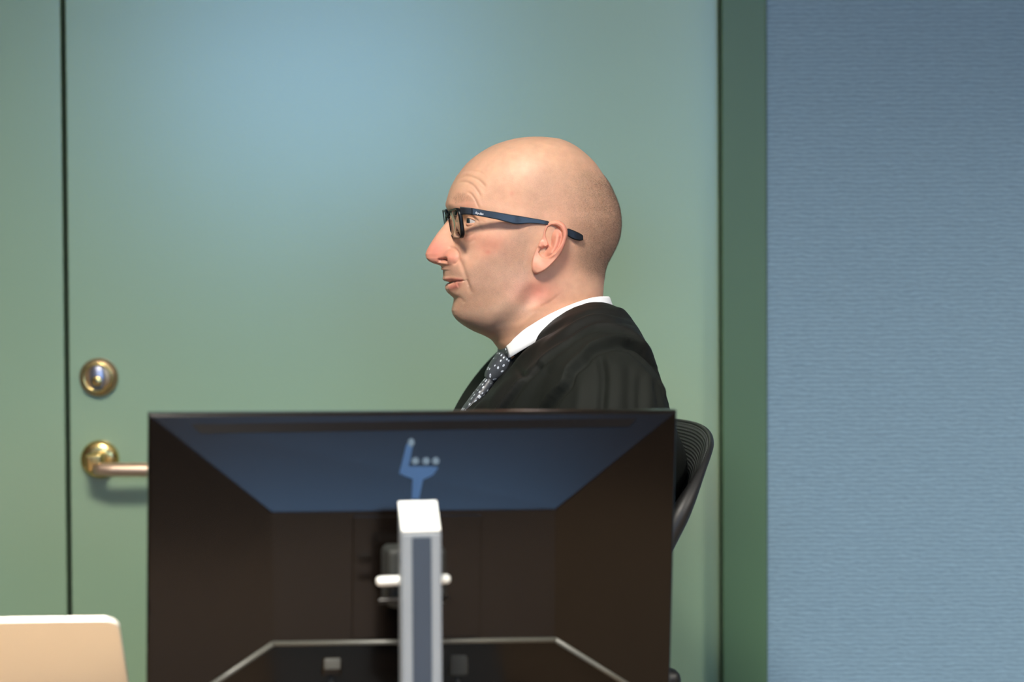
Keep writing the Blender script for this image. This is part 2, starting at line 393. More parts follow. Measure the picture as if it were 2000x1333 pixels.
lg = slope_patch('brand_mark', [(794, 868), (806, 868), (802, 893), (798, 912), (845, 912), (856, 914), (846, 928), (826, 938), (818, 975), (804, 975), (806, 936), (788, 930), (780, 925), (786, 900)], .0008, M_logo)
lg['label'] = 'blue maker mark'
for u in (811, 832, 851):
    slope_patch('brand_letter', [(u + 7 * math.cos(t), 901 + 7 * math.sin(t)) for t in np.linspace(0, 2 * math.pi, 14, endpoint=False)], .0010, M_logo2)
slope_patch('brand_letter', [(803 + 6 * math.cos(t), 865 + 8 * math.sin(t)) for t in np.linspace(0, 2 * math.pi, 14, endpoint=False)], .0010, M_logo2)
# raised centre cover on the plateau
c0 = on_plane(690, 1003, DB); c1 = on_plane(936, 1250, DB)
box('cover_panel', c0[0], c1[0], DB - .003, DB + .0022, c1[1] + .004, c0[1] - .003, M_plastic, mon, bevel=.0009, M=MM)
# grey strips painting in the light caught on the lower bevel edges
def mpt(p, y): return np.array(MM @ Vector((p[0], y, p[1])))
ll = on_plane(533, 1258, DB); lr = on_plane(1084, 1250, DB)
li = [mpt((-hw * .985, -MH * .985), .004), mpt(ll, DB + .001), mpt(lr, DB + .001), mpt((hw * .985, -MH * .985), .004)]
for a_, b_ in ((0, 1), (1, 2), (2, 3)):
    tube('edge_glint', [li[a_], li[b_]], .0026, M_glint_grip, mon, 8)
# plugs with cables under the ledge
for nm, u, mt in (('video_plug', 650, M_glint_grip), ('power_plug', 898, M_black)):
    x_, z_ = on_plane(u, 1286, DB)
    pg = box(nm, x_ - .010, x_ + .010, DB - .022, DB - .004, z_ - .020, z_ + .006, M_black if nm == 'power_plug' else M_plastic, mon, bevel=.003, M=MM)
    if nm == 'video_plug': box('plug_grip', x_ - .008, x_ + .008, DB - .004, DB - .001, z_ - .012, z_ - .001, M_glint_grip, pg, bevel=.0012, M=MM)
    p0 = mpt((x_, z_ - .018), DB - .012); tube('cable', smooth_poly([p0, p0 + [0, 0, -.03], [p0[0] + .01, p0[1] - .02, DZ + .02], [p0[0] + .04, p0[1] - .05, DZ + .004], [p0[0] + .10, p0[1] - .04, DZ + .004]], 16), .0032, M_black, mon, 8)
# pillar stand
yp = 2.29
pc = P(824, 1180, yp)
MP = Matrix.Translation((pc[0], pc[1], 0)) @ Matrix.Rotation(YAWM, 4, 'Z')    # local -y faces the camera
pw = 80.0 / F * yp / 2
zf = float(P(824, 1041, yp)[2]); zb = float(P(824, 980, yp + .02)[2])
bm = bmesh.new()
pts = [(-pw, 0, DZ + .012), (pw, 0, DZ + .012), (pw, .022, DZ + .012), (-pw, .022, DZ + .012), (-pw, 0, zf), (pw, 0, zf), (pw * .96, .022, zb), (-pw * .96, .022, zb)]
vs = [bm.verts.new(p) for p in pts]
for f in ((0, 1, 5, 4), (1, 2, 6, 5), (2, 3, 7, 6), (3, 0, 4, 7), (3, 2, 1, 0)): bm.faces.new([vs[i] for i in f])
bm.faces.new([vs[i] for i in (4, 5, 6, 7)])
bmesh.ops.bevel(bm, geom=bm.edges[:], offset=.002, segments=2, affect='EDGES')
bmesh.ops.transform(bm, matrix=MP, verts=bm.verts[:])
pil = link('stand_pillar', bm_mesh('stand_pillar', bm), M_alu, mon, smooth=False); pil['label'] = 'silver pillar with slanted top'
# cap with two shallow ribs, painted white for the ceiling light on it
sl = math.atan2(zb - zf, .022); ln = math.hypot(zb - zf, .022)
MC = MP @ Matrix.Translation((0, 0, zf)) @ Matrix.Rotation(sl, 4, 'X')
cap = box('pillar_cap', -pw * .97, pw * .97, .001, ln, -.001, .0016, M_lit_cap_rod, pil, bevel=.0012, M=MC)
for s in (-.36, .36): box('cap_rib', pw * s - .0012, pw * s + .0012, .003, ln - .003, .0012, .0024, M_lit_cap_rod, cap, bevel=.0005, M=MC)
iw = 38.0 / F * yp / 2
box('inlay_strip', -iw, iw, -.0012, .003, DZ + .02, zf - .0045, M_navy, pil, M=MP)
# hinge between pillar and shell
hz_ = float(P(815, 1126, yp + .05)[2]); hx = P(815, 1126, yp + .05)
MHn = Matrix.Translation((pc[0], pc[1], 0)) @ Matrix.Rotation(YAWM, 4, 'Z')
hg = box('hinge_block', -.028, .030, .028, .075, hz_ - .028, hz_ + .030, M_black, mon, bevel=.006, M=MHn)
for dz, rr_, mt, nm in ((0, .0047, M_lit_cap_rod, 'hinge_rod'), (-.019, .003, M_plastic, 'hinge_pin')):
    a_ = np.array(MHn @ Vector((-.040, .022, hz_ + dz))); c_ = np.array(MHn @ Vector((.031, .022, hz_ + dz)))
    tube(nm, [a_, a_ * .96 + c_ * .04, a_ * .04 + c_ * .96, c_], [rr_ * .7, rr_, rr_, rr_ * .7], mt, hg, 14)
box('stand_base', -.12, .12, -.09, .10, DZ, DZ + .012, M_alu, mon, bevel=.004, M=MHn)

# ------------------------------------------------------------------ laptop, lid seen from behind
lap = tag(empty('laptop'), 'open champagne laptop seen from behind at the left edge of the desk', 'laptop')
LW, LH, LT, LEAN = .31, .215, .0055, math.radians(50)
ztop = DZ + .016 + LH * math.cos(LEAN)
tt = ray(230, 1213); dlap = (CAM[2] - ztop) / -tt[2]; corner = CAM + tt * dlap      # upper right-hand corner of the lid
yawl = math.radians(3.5)
MLp = Matrix.Translation(corner.tolist()) @ Matrix.Rotation(yawl, 4, 'Z') @ Matrix.Rotation(-LEAN, 4, 'X').inverted().inverted()
# lid: x to the left from the corner, z down; top leans towards the camera
def rrect(x0, x1, z0, z1, r, n=7):
    pts = []
    for cx, cz, a0 in ((x1 - r, z1 - r, 0), (x0 + r, z1 - r, 90), (x0 + r, z0 + r, 180), (x1 - r, z0 + r, 270)):
        for k in range(n):
            t = math.radians(a0 + 90 * k / (n - 1)); pts.append((cx + r * math.cos(t), cz + r * math.sin(t)))
    return pts
def slab(name, pts, y0, y1, mat, par, Mx, edge_mat=None, ch=.0006):
    bm = bmesh.new(); cx = sum(p[0] for p in pts) / len(pts); cz = sum(p[1] for p in pts) / len(pts)
    rings = []
    for y, s in ((y0, 1), (y0 + ch, 0), (y1 - ch, 0), (y1, 1)):
        rings.append([bm.verts.new((p[0] - (ch if p[0] > cx else -ch) * s, y, p[1] - (ch if p[1] > cz else -ch) * s)) for p in pts])
    n = len(pts); ef = []
    for A, B in zip(rings, rings[1:]):
        for k in range(n): ef.append(bm.faces.new((A[k], A[(k + 1) % n], B[(k + 1) % n], B[k])))
    bm.faces.new(rings[0]); bm.faces.new(rings[-1])
    if edge_mat is not None:
        for f in ef: f.material_index = 1
    bmesh.ops.transform(bm, matrix=Mx, verts=bm.verts[:])
    o = link(name, bm_mesh(name, bm), mat, par, smooth=False)
    if edge_mat is not None: o.data.materials.append(edge_mat)
    return o
# lid plane: local y = outward normal of the back (towards camera and down)
MLid = Matrix.Translation(corner.tolist()) @ Matrix.Rotation(yawl, 4, 'Z') @ Matrix.Rotation(LEAN, 4, 'X')
lid = slab('lid', rrect(-LW, 0, -LH, 0, .015), 0, LT, M_gold, lap, MLid, M_goldedge)
hinge = MLid @ Vector((0, LT, -LH))
MB_ = Matrix.Translation((hinge.x, hinge.y, DZ)) @ Matrix.Rotation(yawl, 4, 'Z')
bs = slab('base', [(p[0], p[1]) for p in rrect(-LW, 0, 0, .215, .011)], 0, .013, M_gold, lap, MB_ @ Matrix(((1, 0, 0, 0), (0, 0, 1, 0), (0, 1, 0, .001), (0, 0, 0, 1))))
box('keyboard', -LW + .02, -.02, .03, .13, .014, .0146, M_black, bs, M=MB_)
box('display', -LW + .006, -.006, LT + .0001, LT + .0006, -LH + .008, -.006, M_screen, lid, M=MLid) if False else box('display', -LW + .006, -.006, LT, LT + .0005, -LH + .008, -.006, M_screen, lid, M=MLid)
tube('hinge', [np.array(MLid @ Vector((-LW + .03, LT * .5, -LH + .001))), np.array(MLid @ Vector((-.03, LT * .5, -LH + .001)))], .005, M_goldedge, lap, 12)

# ------------------------------------------------------------------ person: head frame
YH = 2.90
S = YH / F                                    # metres per photograph pixel at the man's distance
YAW = math.radians(9.0); cb, sb = math.cos(YAW), math.sin(YAW)
XC = float(P(1045, 450, YH)[0])
def M2W(dx, L, z):                            # (along the face axis, sideways towards the camera, height) -> world
    dx, L, z = np.broadcast_arrays(np.asarray(dx, float), np.asarray(L, float), np.asarray(z, float))
    return np.stack([XC + dx * cb + L * sb, YH + dx * sb - L * cb, z], -1)
def W2M(Wp):
    x, y, z = Wp[..., 0] - XC, Wp[..., 1] - YH, Wp[..., 2]
    return x * cb + y * sb, x * sb - y * cb, z
def L2W(u, v, l):                             # side-profile pixel coordinates and sideways offset in the same unit
    p = P(u, v, YH); return M2W(p[..., 0] - XC, np.asarray(l) * S, p[..., 2])
def I2M(u, v, L):                             # spot seen at u,v on the plane L metres beside the middle of the head
    d = ray(u, v); n = np.array([sb, -cb, 0.0]); c = np.array([XC, YH, 0.0])
    t = (np.asarray(L) - (CAM - c) @ n) / (d @ n); p = CAM + d * np.asarray(t)[..., None]; return W2M(p)
def I2W(u, v, L): return M2W(*I2M(u, v, L))

def pchip(xk, yk, x):
    xk = np.asarray(xk, float); yk = np.asarray(yk, float); h = np.diff(xk); d = np.diff(yk) / h
    m = np.zeros_like(yk); m[1:-1] = np.where(d[:-1] * d[1:] > 0, 2 * d[:-1] * d[1:] / (d[:-1] + d[1:] + 1e-15), 0); m[0] = d[0]; m[-1] = d[-1]
    i = np.clip(np.searchsorted(xk, x) - 1, 0, len(xk) - 2); t = (x - xk[i]) / h[i]
    return (2*t**3-3*t**2+1)*yk[i] + (t**3-2*t**2+t)*h[i]*m[i] + (-2*t**3+3*t**2)*yk[i+1] + (t**3-t**2)*h[i]*m[i+1]
def catmull(yk, q):
    yk = np.asarray(yk, float); p = np.r_[2 * yk[0] - yk[1], yk, 2 * yk[-1] - yk[-2]]
    i = np.clip(q.astype(int), 0, len(yk) - 2); t = q - i
    a, b, c, d = p[i], p[i + 1], p[i + 2], p[i + 3]
    return 0.5 * (2 * b + (c - a) * t + (2 * a - 5 * b + 4 * c - d) * t ** 2 + (3 * b - a - 3 * c + d) * t ** 3)
def loft(keys, nr, th, weight=None):
    """rings through front and back silhouette points: rows fu,fv,bu,bv,half width,squareness,egg,arch -> u,v,l grids"""
    K = np.array(keys, float); q = np.linspace(0, len(K) - 1, 6000)
    D = np.stack([catmull(K[:, j], q) for j in range(8)], 1)
    ds = np.maximum(np.hypot(np.gradient(D[:, 0]), np.gradient(D[:, 1])), .6 * np.hypot(np.gradient(D[:, 2]), np.gradient(D[:, 3]))) + 1e-6
    ds = np.maximum(ds, .8 * np.abs(np.gradient(D[:, 4])))
    if weight is not None: ds = ds * weight(D[:, 1])
    s = np.cumsum(ds); s -= s[0]
    qq = np.interp(np.linspace(0, s[-1], nr), s, q)
    D = np.stack([catmull(K[:, j], qq) for j in range(8)], 1)
    fu, fv, bu, bv, W_, e_, k_, ar = [D[:, j][:, None] for j in range(8)]
    c = np.cos(th)[None, :]; s_ = np.sin(th)[None, :]
    U = (fu + bu) / 2 + (fu - bu) / 2 * c; V = (fv + bv) / 2 + (fv - bv) / 2 * c - ar * s_ ** 2
    l = W_ * np.sign(s_) * np.abs(s_) ** e_ * (1 - k_ * c)
    return U, V, l, D

fx = lambda u: 1045 + (u - 1045) / .988
head_keys = [  # fu fv bu bv halfwidth squareness egg arch
 (1044, 267.2, 1052, 267.2, 3, 1, 0, 0), (1020, 269.0, 1074, 269.0, 32, 1, 0, 0), (998, 273, 1097, 272.8, 56, 1, 0, 0), (967, 283, 1121, 284, 82, .98, .02, 0),
 (940, 298, 1142, 300, 101, .95, .03, 0), (917, 316, 1160, 318, 113, .92, .05, 0), (900, 336, 1174, 338, 120, .90, .06, 0),
 (887, 356, 1187, 357, 124, .88, .07, 0), (878.5, 376, 1197, 378, 126, .86, .07, 0), (874.5, 394, 1205, 398, 126, .84, .07, 0),
 (876, 408, 1209, 415, 125.5, .82, .06, 0), (882, 422, 1210.5, 432, 125, .80, .05, 0), (885, 438, 1210, 448, 123, .78, .03, 0),
 (884, 458, 1207, 465, 120, .78, .02, 0), (880, 480, 1201, 482, 116, .78, .02, 0), (874, 503, 1192, 500, 112, .80, .02, 0),
 (872, 520, 1185, 514, 109, .82, .03, 0), (873, 540, 1180, 530, 106, .84, .05, 0),
 (876, 560, 1179, 545, 103.5, .87, .07, 0), (881, 580, 1178, 558, 101.5, .91, .09, 0), (885, 600, 1177.5, 569, 101, .95, .10, 0),
 (888.5, 616, 1177, 577, 101, .97, .10, 0), (894.5, 626, 1177, 582, 101, .98, .10, 0), (907, 636, 1177, 587, 101, 1, .08, 0),
 (926, 647, 1177, 593, 101, 1, .06, 0), (945, 655, 1177, 599, 101, 1, .04, 0), (960, 664, 1178, 606, 101, .98, .02, 0), (970, 676, 1180, 616, 103, .96, 0, 0),
 (985, 697, 1184, 634, 101, .95, 0, 0), (1004, 730, 1190, 662, 100, .95, 0, 0)]
head_keys = [(fx(k[0]), k[1], fx(k[2]), *k[3:]) for k in head_keys]
NC = 640
ph = np.linspace(0, 2 * math.pi, NC, endpoint=False)
th = ph - 0.30 * np.sin(ph)                        # more columns round the face
NR = 470
wt = lambda v: 1 + 1.8 * np.exp(-((v - 514) / 9) ** 2) + 1.5 * np.exp(-((v - 551) / 7) ** 2)
U, V, l, D = loft(head_keys, NR, th, wt)
la = np.abs(l); C_ = np.cos(th)[None, :] + 0 * U; front = ss(0.0, .35, C_)

# nose: midline profile minus the face behind it
nv = [412, 420, 428, 436, 446, 456, 471, 487, 497, 505, 510.5, 514.5, 517, 519.5, 523, 528]
nu = [879, 880.5, 876.5, 871, 863, 855, 845, 835.5, 832, 834, 839, 847, 857, 864.5, 867.5, 868]
fb = np.interp(V, D[:, 1], D[:, 0])
dn = np.maximum(0, fb - fx(np.interp(V, nv, nu))) * ((V > 412) & (V < 527))
wn = np.interp(V, [412, 425, 440, 460, 480, 495, 508, 516, 524], [11, 11.5, 13, 16.5, 21, 25, 26, 25, 22])
shp = np.exp(-(la / wn) ** 2.3 * .85)
U = U - dn * shp * front
# mouth and chin profile on the midline, fading out over the width of the mouth
mv = [512, 518, 524, 532, 540, 545, 549, 551.5, 554, 559, 564, 570, 576, 582, 590, 598, 606, 614, 622, 630]
mu = [872.8, 870, 868, 868.2, 868.4, 866.5, 869.5, 877, 875, 872, 871.2, 874, 880, 886, 887, 885.6, 884, 885.5, 890, 897]
dm = fb - fx(np.interp(V, mv, mu)); inm = ss(510, 520, V) * ss(632, 616, V)
U = U - dm * inm * np.exp(-(la / 30.0) ** 4) * front
# eye socket, brow, cheekbone, temple hollow, cheek fullness, jaw, chin
def bump(lc, vc, sl, sv, amp, axis='u'):
    return amp * np.exp(-((la - lc) / sl) ** 2 - ((V - vc) / sv) ** 2) * front
U = U + bump(52, 436, 23, 14, 12.5) + bump(68, 433, 12, 9, 5) + bump(22, 430, 10, 10, 5)
U = U - bump(42, 401, 30, 10, 3.5) - bump(72, 462, 24, 20, 5)
U = U + bump(30, 480, 10, 26, 3)
U = U - bump(44, 520, 20, 24, 5.0) - bump(24, 603, 16, 16, 2.0) + bump(20, 583, 22, 7, 1.5)
U = U + bump(0, 551.5, 26, 2.6, 3.5) * ss(34, 26, la)                   # parted lips
U = U + bump(36, 550, 5, 5, 3)
U = U - bump(12, 534, 12, 10, 1.0) + bump(0, 532, 3.5, 10, 1.3)        # philtrum
side = 1 - front * ss(.75, .98, C_)
l = l + np.sign(l) * (-5 * np.exp(-((U - 965) / 40) ** 2 - ((V - 395) / 34) ** 2) + 4 * np.exp(-((U - 990) / 34) ** 2 - ((V - 590) / 26) ** 2)
                      - 3.5 * np.exp(-((U - 985) / 45) ** 2 - ((V - 520) / 30) ** 2) + 3.5 * np.exp(-((U - 935) / 26) ** 2 - ((V - 466) / 20) ** 2)
                      - 5 * np.exp(-((U - 1060) / 60) ** 2 - ((V - 590) / 30) ** 2))
HV = L2W(U, V, l)

def grid_normals(X):
    du = np.roll(X, -1, 1) - np.roll(X, 1, 1); dv = np.gradient(X, axis=0)
    n = np.cross(dv, du); n /= np.linalg.norm(n, axis=-1, keepdims=True) + 1e-12
    c = X.mean((0, 1)); 
    if np.mean(np.sum(n * (X - c), -1)) < 0: n = -n
    return n
def face_px(X):
    dx, L, z = W2M(X); return project(M2W(dx, np.abs(L), z))
px, py = face_px(HV)
nrm = grid_normals(HV)
# ala of the nose
alar = 7.5 * np.exp(-((px - 879) / 12) ** 2 - ((py - 503) / 11) ** 2) * front * ss(8, 20, la)
dsp = alar.copy()
def stroke(pts, w_, depth, fade=.18, n=40):
    p = smooth_poly(pts, n); d, f, _ = poly_dist(px, py, p)
    return depth * np.exp(-(d / w_) ** 2) * ss(0, fade, f) * ss(0, fade, 1 - f)
def fold(pts, w_, depth, fade=.2, ridge=.5, off=2.2):
    """a crease with a soft roll of skin below/right of it"""
    p = smooth_poly(pts, 40); d, f, sg = poly_dist(px, py, p); e = ss(0, fade, f) * ss(0, fade, 1 - f); sd = d * sg
    return e * (-depth * np.exp(-(d / w_) ** 2) + ridge * depth * np.exp(-((sd - off * w_) / (1.6 * w_)) ** 2))
near = ss(2, 8, la)
for pts, w_, dp in (
    ([(888, 354), (897, 349), (911, 344), (924, 347), (936, 353), (945, 362), (950, 370)], 2.6, .95),
    ([(893, 342), (905, 336), (922, 334), (938, 337), (950, 345)], 2.4, .5),
    ([(892, 359), (903, 356), (914, 357), (925, 364), (934, 376), (940, 388)], 2.4, .95),
    ([(910, 375), (919, 379), (927, 389), (932, 400), (936, 410)], 2.2, 1.1),
    ([(898, 333), (915, 326), (935, 326)], 3, .3),
    ([(892, 497), (899, 512), (906, 530), (912, 548), (917, 566), (922, 580)], 4.4, 1.9), ([(902, 421), (912, 418.5), (922, 422), (931, 430), (937, 437)], 1.9, 1.3),
    ([(900, 458), (907, 462), (916, 461), (926, 455)], 2.2, .7),
    ([(905, 470), (916, 474), (930, 466)], 3.0, .5),
    ([(928, 434), (936, 441), (942, 450)], 2.0, .45), ([(929, 431), (940, 432), (950, 438)], 2.0, .35),
    ([(1036, 462), (1028, 485), (1022, 510), (1020, 530)], 2.4, .55), ([(1040, 470), (1034, 488), (1029, 512)], 2.0, .45),
    ([(1050, 602), (1075, 590), (1097, 572)], 3, .45), ([(1000, 636), (1035, 612), (1060, 606)], 4, .5),
    ([(908, 546), (913, 553), (914, 561)], 2.4, 1.0), ([(889, 580), (900, 584), (908, 594)], 3.5, .8)):
    dsp = dsp + fold(pts, w_, dp) * near
dsp = dsp + stroke([(874, 484), (886, 485.5), (894, 493), (895.5, 503), (891, 513), (884, 518)], 2.6, -2.0, .12) * near
dsp = dsp + stroke([(853, 511), (862, 509), (871, 508.5), (878, 510.5)], 3.6, -13, .22) * ss(5, 10, la) * front
# lips
dsp = dsp + stroke([(867, 545), (878, 543.5), (893, 545), (904, 547.5)], 3.5, 1.2, .12) * front
dsp = dsp + stroke([(874, 562), (884, 561), (895, 557)], 5.5, 2.0, .12) * front
dsp = dsp + stroke([(878, 551.3), (890, 550.3), (908, 549)], 1.7, -2.2, .10) * front
# loose skin under chin, sternomastoid
dsp = dsp + stroke([(930, 628), (965, 630), (1000, 615), (1030, 590)], 16, 2.2, .3)
dsp = dsp + stroke([(1052, 545), (1040, 575), (1015, 608), (980, 635), (945, 655)], 15, -4.2, .25) + stroke([(1028, 535), (1015, 565), (985, 598), (945, 622)], 13, 2.2, .25)
dsp = dsp + stroke([(1085, 560), (1050, 600), (1010, 650), (985, 690)], 14, 2.5, .2)
HV = HV + nrm * (dsp * S)[..., None]
px, py = face_px(HV); nrm = grid_normals(HV)

# --- tone masks: skin, redness, cropped hair, stubble
hair_poly = np.array([(1045, 458), (1030, 425), (1022, 390), (1030, 350), (1052, 318), (1085, 300), (1120, 300), (1150, 320), (1172, 342), (1230, 350), (1230, 540), (1182, 548), (1150, 545), (1120, 530), (1112, 500), (1118, 480), (1098, 440), (1070, 425)])
def hairmask(a, b): return soft_poly(a, b, hair_poly, 24)
hair = hairmask(px, py) * (.50 + .50 * ss(1085, 1175, px)) * (1 - .35 * ss(350, 310, py))
beard_poly = np.array([(1012, 445), (1036, 445), (1034, 520), (1040, 570), (1030, 615), (990, 650), (930, 648), (880, 640), (860, 600), (880, 580), (900, 575), (918, 570), (912, 535), (925, 520), (960, 500), (990, 475)])
must_poly = np.array([(862, 522), (893, 520), (906, 540), (866, 543)])
beard = np.maximum(soft_poly(px, py, beard_poly, 14), .6 * soft_poly(px, py, must_poly, 4) * front)
gz = lambda a, b, sa, sb_: np.exp(-((px - a) / sa) ** 2 - ((py - b) / sb_) ** 2)
red = 1.05 * np.clip(gz(850, 492, 28, 28) + .6 * gz(885, 503, 14, 14), 0, 1) * front + .5 * gz(958, 480, 34, 26) + .85 * gz(1045, 570, 44, 26) + .35 * gz(910, 400, 22, 12) + .4 * gz(915, 462, 20, 8) + .3 * gz(1100, 510, 22, 26)
red = red + .5 * gz(953, 493, 6, 4) + .35 * gz(1000, 378, 5, 5)
lips = np.clip(stroke([(864, 547), (880, 546.5), (906, 548.5)], 3.8, 1.2, .12) + stroke([(868, 563), (882, 561.5), (894, 557), (904, 552)], 6.5, 1, .35), 0, 1) * front
SK = np.array([0.65, 0.37, 0.25]); RD = np.array([0.60, 0.215, 0.155]); LP = np.array([0.48, 0.150, 0.115]); BR = np.array([0.40, 0.27, 0.20])
def mixc(a, b, t): return a * (1 - t[..., None]) + b * t[..., None]
col = np.broadcast_to(SK, HV.shape).copy()
col = mixc(col, np.array([0.615, 0.360, 0.240]), .8 * ss(420, 330, py))
col = mixc(col, np.array([0.55, 0.300, 0.185]), .8 * ss(555, 600, py))
col = mixc(col, RD, np.clip(red, 0, 1) * .95)
jawm = soft_poly(px, py, np.array([(886, 612), (930, 602), (985, 588), (1015, 600), (985, 642), (930, 648), (895, 632)]), 12)
col = mixc(col, BR, np.clip(beard * .22 + jawm * .30, 0, .6))
col = mixc(col, LP, lips * .9)
browm = soft_poly(px, py, np.array([(884, 388), (893, 379), (905, 378), (920, 386), (926, 393), (905, 394), (890, 398)]), 4) * front
col = mixc(col, np.array([.36, .22, .14]), browm * .35)

class Acc:
    def __init__(s): s.V = []; s.F = []; s.c = []; s.h = []; s.b = []; s.n = 0
    def add(s, V_, F_, c_, h_=None, b_=None):
        V_ = np.asarray(V_).reshape(-1, 3); k = len(V_); s.V.append(V_); s.F += [[int(i) + s.n for i in f] for f in F_]
        s.c.append(np.broadcast_to(np.asarray(c_), (k, 3)) if np.ndim(c_) == 1 else np.asarray(c_).reshape(-1, 3))
        s.h.append(np.zeros(k) if h_ is None else np.ravel(h_)); s.b.append(np.zeros(k) if b_ is None else np.ravel(b_)); s.n += k
acc = Acc()
hf = grid_faces(NR, NC).tolist(); hf.append(list(range(NC))); hf.append([(NR - 1) * NC + k for k in range(NC)][::-1])
acc.add(HV, hf, col, hair, beard)

# --- ears
ear_out = [(1069, 434), (1076, 431), (1084, 430.5), (1094, 433), (1103, 440), (1108, 451), (1108, 463), (1104.5, 476), (1098.5, 490), (1090, 503), (1079, 515), (1068, 525.5), (1057.5, 532), (1048, 535), (1041, 531), (1038.5, 521), (1040, 507), (1044.5, 492.5), (1050, 479), (1056.5, 467), (1060.5, 455.5), (1063.5, 443)]
eo = smooth_poly(ear_out, 180, closed=True); ec = np.array([1073.0, 482.0])
rho = np.r_[np.linspace(0.02, .9, 62), np.linspace(.9, 1.0, 16)[1:]]
eu = ec[0] + (eo[None, :, 0] - ec[0]) * rho[:, None]; ev = ec[1] + (eo[None, :, 1] - ec[1]) * rho[:, None]
def eg(pts, w_, a_, fade=.12):
    d, f, _ = poly_dist(eu, ev, smooth_poly(pts, 40)); return a_ * np.exp(-(d / w_) ** 2) * ss(0, fade, f + .02) * ss(0, fade, 1 - f + .02)
nl = np.array([1064 - 1041, 443 - 521.0]); nl /= np.linalg.norm(nl); dd = -( (eu - 1041) * nl[1] - (ev - 521) * nl[0])
h0 = 2.0 + 12.5 * ss(-4, 40, dd) + 1.5 * ss(500, 440, ev)
h = h0 - .5
inner = np.array([(1071, 444), (1078, 440.5), (1086, 441), (1094, 446), (1098.5, 454), (1099, 462), (1096, 473), (1091, 484), (1084, 494), (1075, 501), (1066, 504), (1059, 503), (1054.5, 498), (1052.5, 493), (1058, 487), (1066, 483), (1071, 479), (1069, 470), (1066.5, 460), (1068, 450)])
h = h - 6.0 * soft_poly(eu, ev, inner, 2.2)
h = h + eg([(1062, 470), (1064, 452), (1069, 440), (1080, 435.5), (1093, 437.5), (1101.5, 446), (1104, 458), (1100, 474), (1093, 489), (1083, 503)], 5.0, 2.2, .22)
h = h + eg([(1086, 449), (1087.5, 462), (1085, 478), (1078, 492), (1068, 503)], 7.0, 6.0, .25)
h = h + eg([(1072, 449), (1071, 458), (1072.5, 468), (1076, 477), (1074, 484)], 4.2, -4.0, .2)
h = h + eg([(1066, 482), (1060, 488), (1054, 495)], 4.0, -4.0, .3)
h = h + eg([(1054, 470), (1056, 477), (1053, 485)], 5.0, 2.2, .3)
h = h + 2.2 * np.exp(-((eu - 1050) / 11) ** 2 - ((ev - 519) / 12) ** 2)
edge = np.clip((rho - .88) / .12, 0, 1)[:, None]; h = h - 2.6 * edge ** 3
Lear = .0705
EM = I2M(eu, ev, Lear + h * .001)
rings = [np.stack(EM, -1)]
last = rings[0][-1]
for sc_, dh in ((1.012, -1.4), (1.0, -2.8), (.96, -4.2), (.90, -6.5), (.84, -10), (.78, -18)):
    uu = ec[0] + (eo[:, 0] - ec[0]) * sc_; vv_ = ec[1] + (eo[:, 1] - ec[1]) * sc_
    rings.append(np.stack(I2M(uu, vv_, Lear + (h[-1] + dh) * .001), -1)[None])
EM = np.vstack(rings)
ne, nk = EM.shape[:2]
epx = np.vstack([eu] + [np.repeat(eo[None, :, 0], ne - len(rho), 0)])[:ne]; epy = np.vstack([ev] + [np.repeat(eo[None, :, 1], ne - len(rho), 0)])[:ne]
er = .45 + .35 * np.exp(-((epx - 1100) / 14) ** 2) + .25 * np.exp(-((epx - 1070) / 12) ** 2 - ((epy - 470) / 25) ** 2)
ecol = mixc(np.broadcast_to(np.array([.66, .36, .25]), EM.shape), RD, np.clip(er, 0, 1) * .85)
ef = grid_faces(ne, nk).tolist() + [list(range(nk))]
acc.add(M2W(EM[..., 0], EM[..., 1], EM[..., 2]), [f[::-1] for f in ef], ecol)
acc.add(M2W(EM[..., 0], -EM[..., 1], EM[..., 2]), ef, ecol)

# --- eyelids
ER = 19.0 * S
EC = np.array(I2M(np.array(930.0), np.array(432.5), np.array(.0325)))
def eye_pt(r, al, el, sgn): return M2W(EC[0] - r * np.cos(el) * np.cos(al), sgn * (EC[1] + r * np.cos(el) * np.sin(al)), EC[2] + r * np.sin(el))
for sgn in (1, -1):
    a_ = np.radians(np.linspace(-75, 105, 90))
    prof = np.clip(np.cos((a_ - math.radians(22)) / math.radians(57) * math.pi / 2), 0, 1) ** .7 * (np.abs(a_ - math.radians(22)) < math.radians(57))
    base = math.radians(-1) - .06 * ss(.2, 1.2, a_)
    for eu_, e1 in ((base + math.radians(18) * prof, math.radians(84)), (base - math.radians(10) * prof, math.radians(-84))):
        tt_ = np.r_[-.02, np.linspace(0, 1, 26)]
        el = eu_[None, :] + (e1 - eu_[None, :]) * np.clip(tt_, 0, 1)[:, None]
        r_ = ER * (1.0 + .095 * ss(0, .07, tt_) - .02 * ss(.12, .26, tt_) * ss(.5, .26, tt_))[:, None] + 0 * el
        r_[0] = ER * .97
        Vl = eye_pt(r_, np.broadcast_to(a_, el.shape), el, sgn)
        acc.add(Vl, grid_faces(*el.shape, wrap=False).tolist(), np.array([.60, .31, .205]))

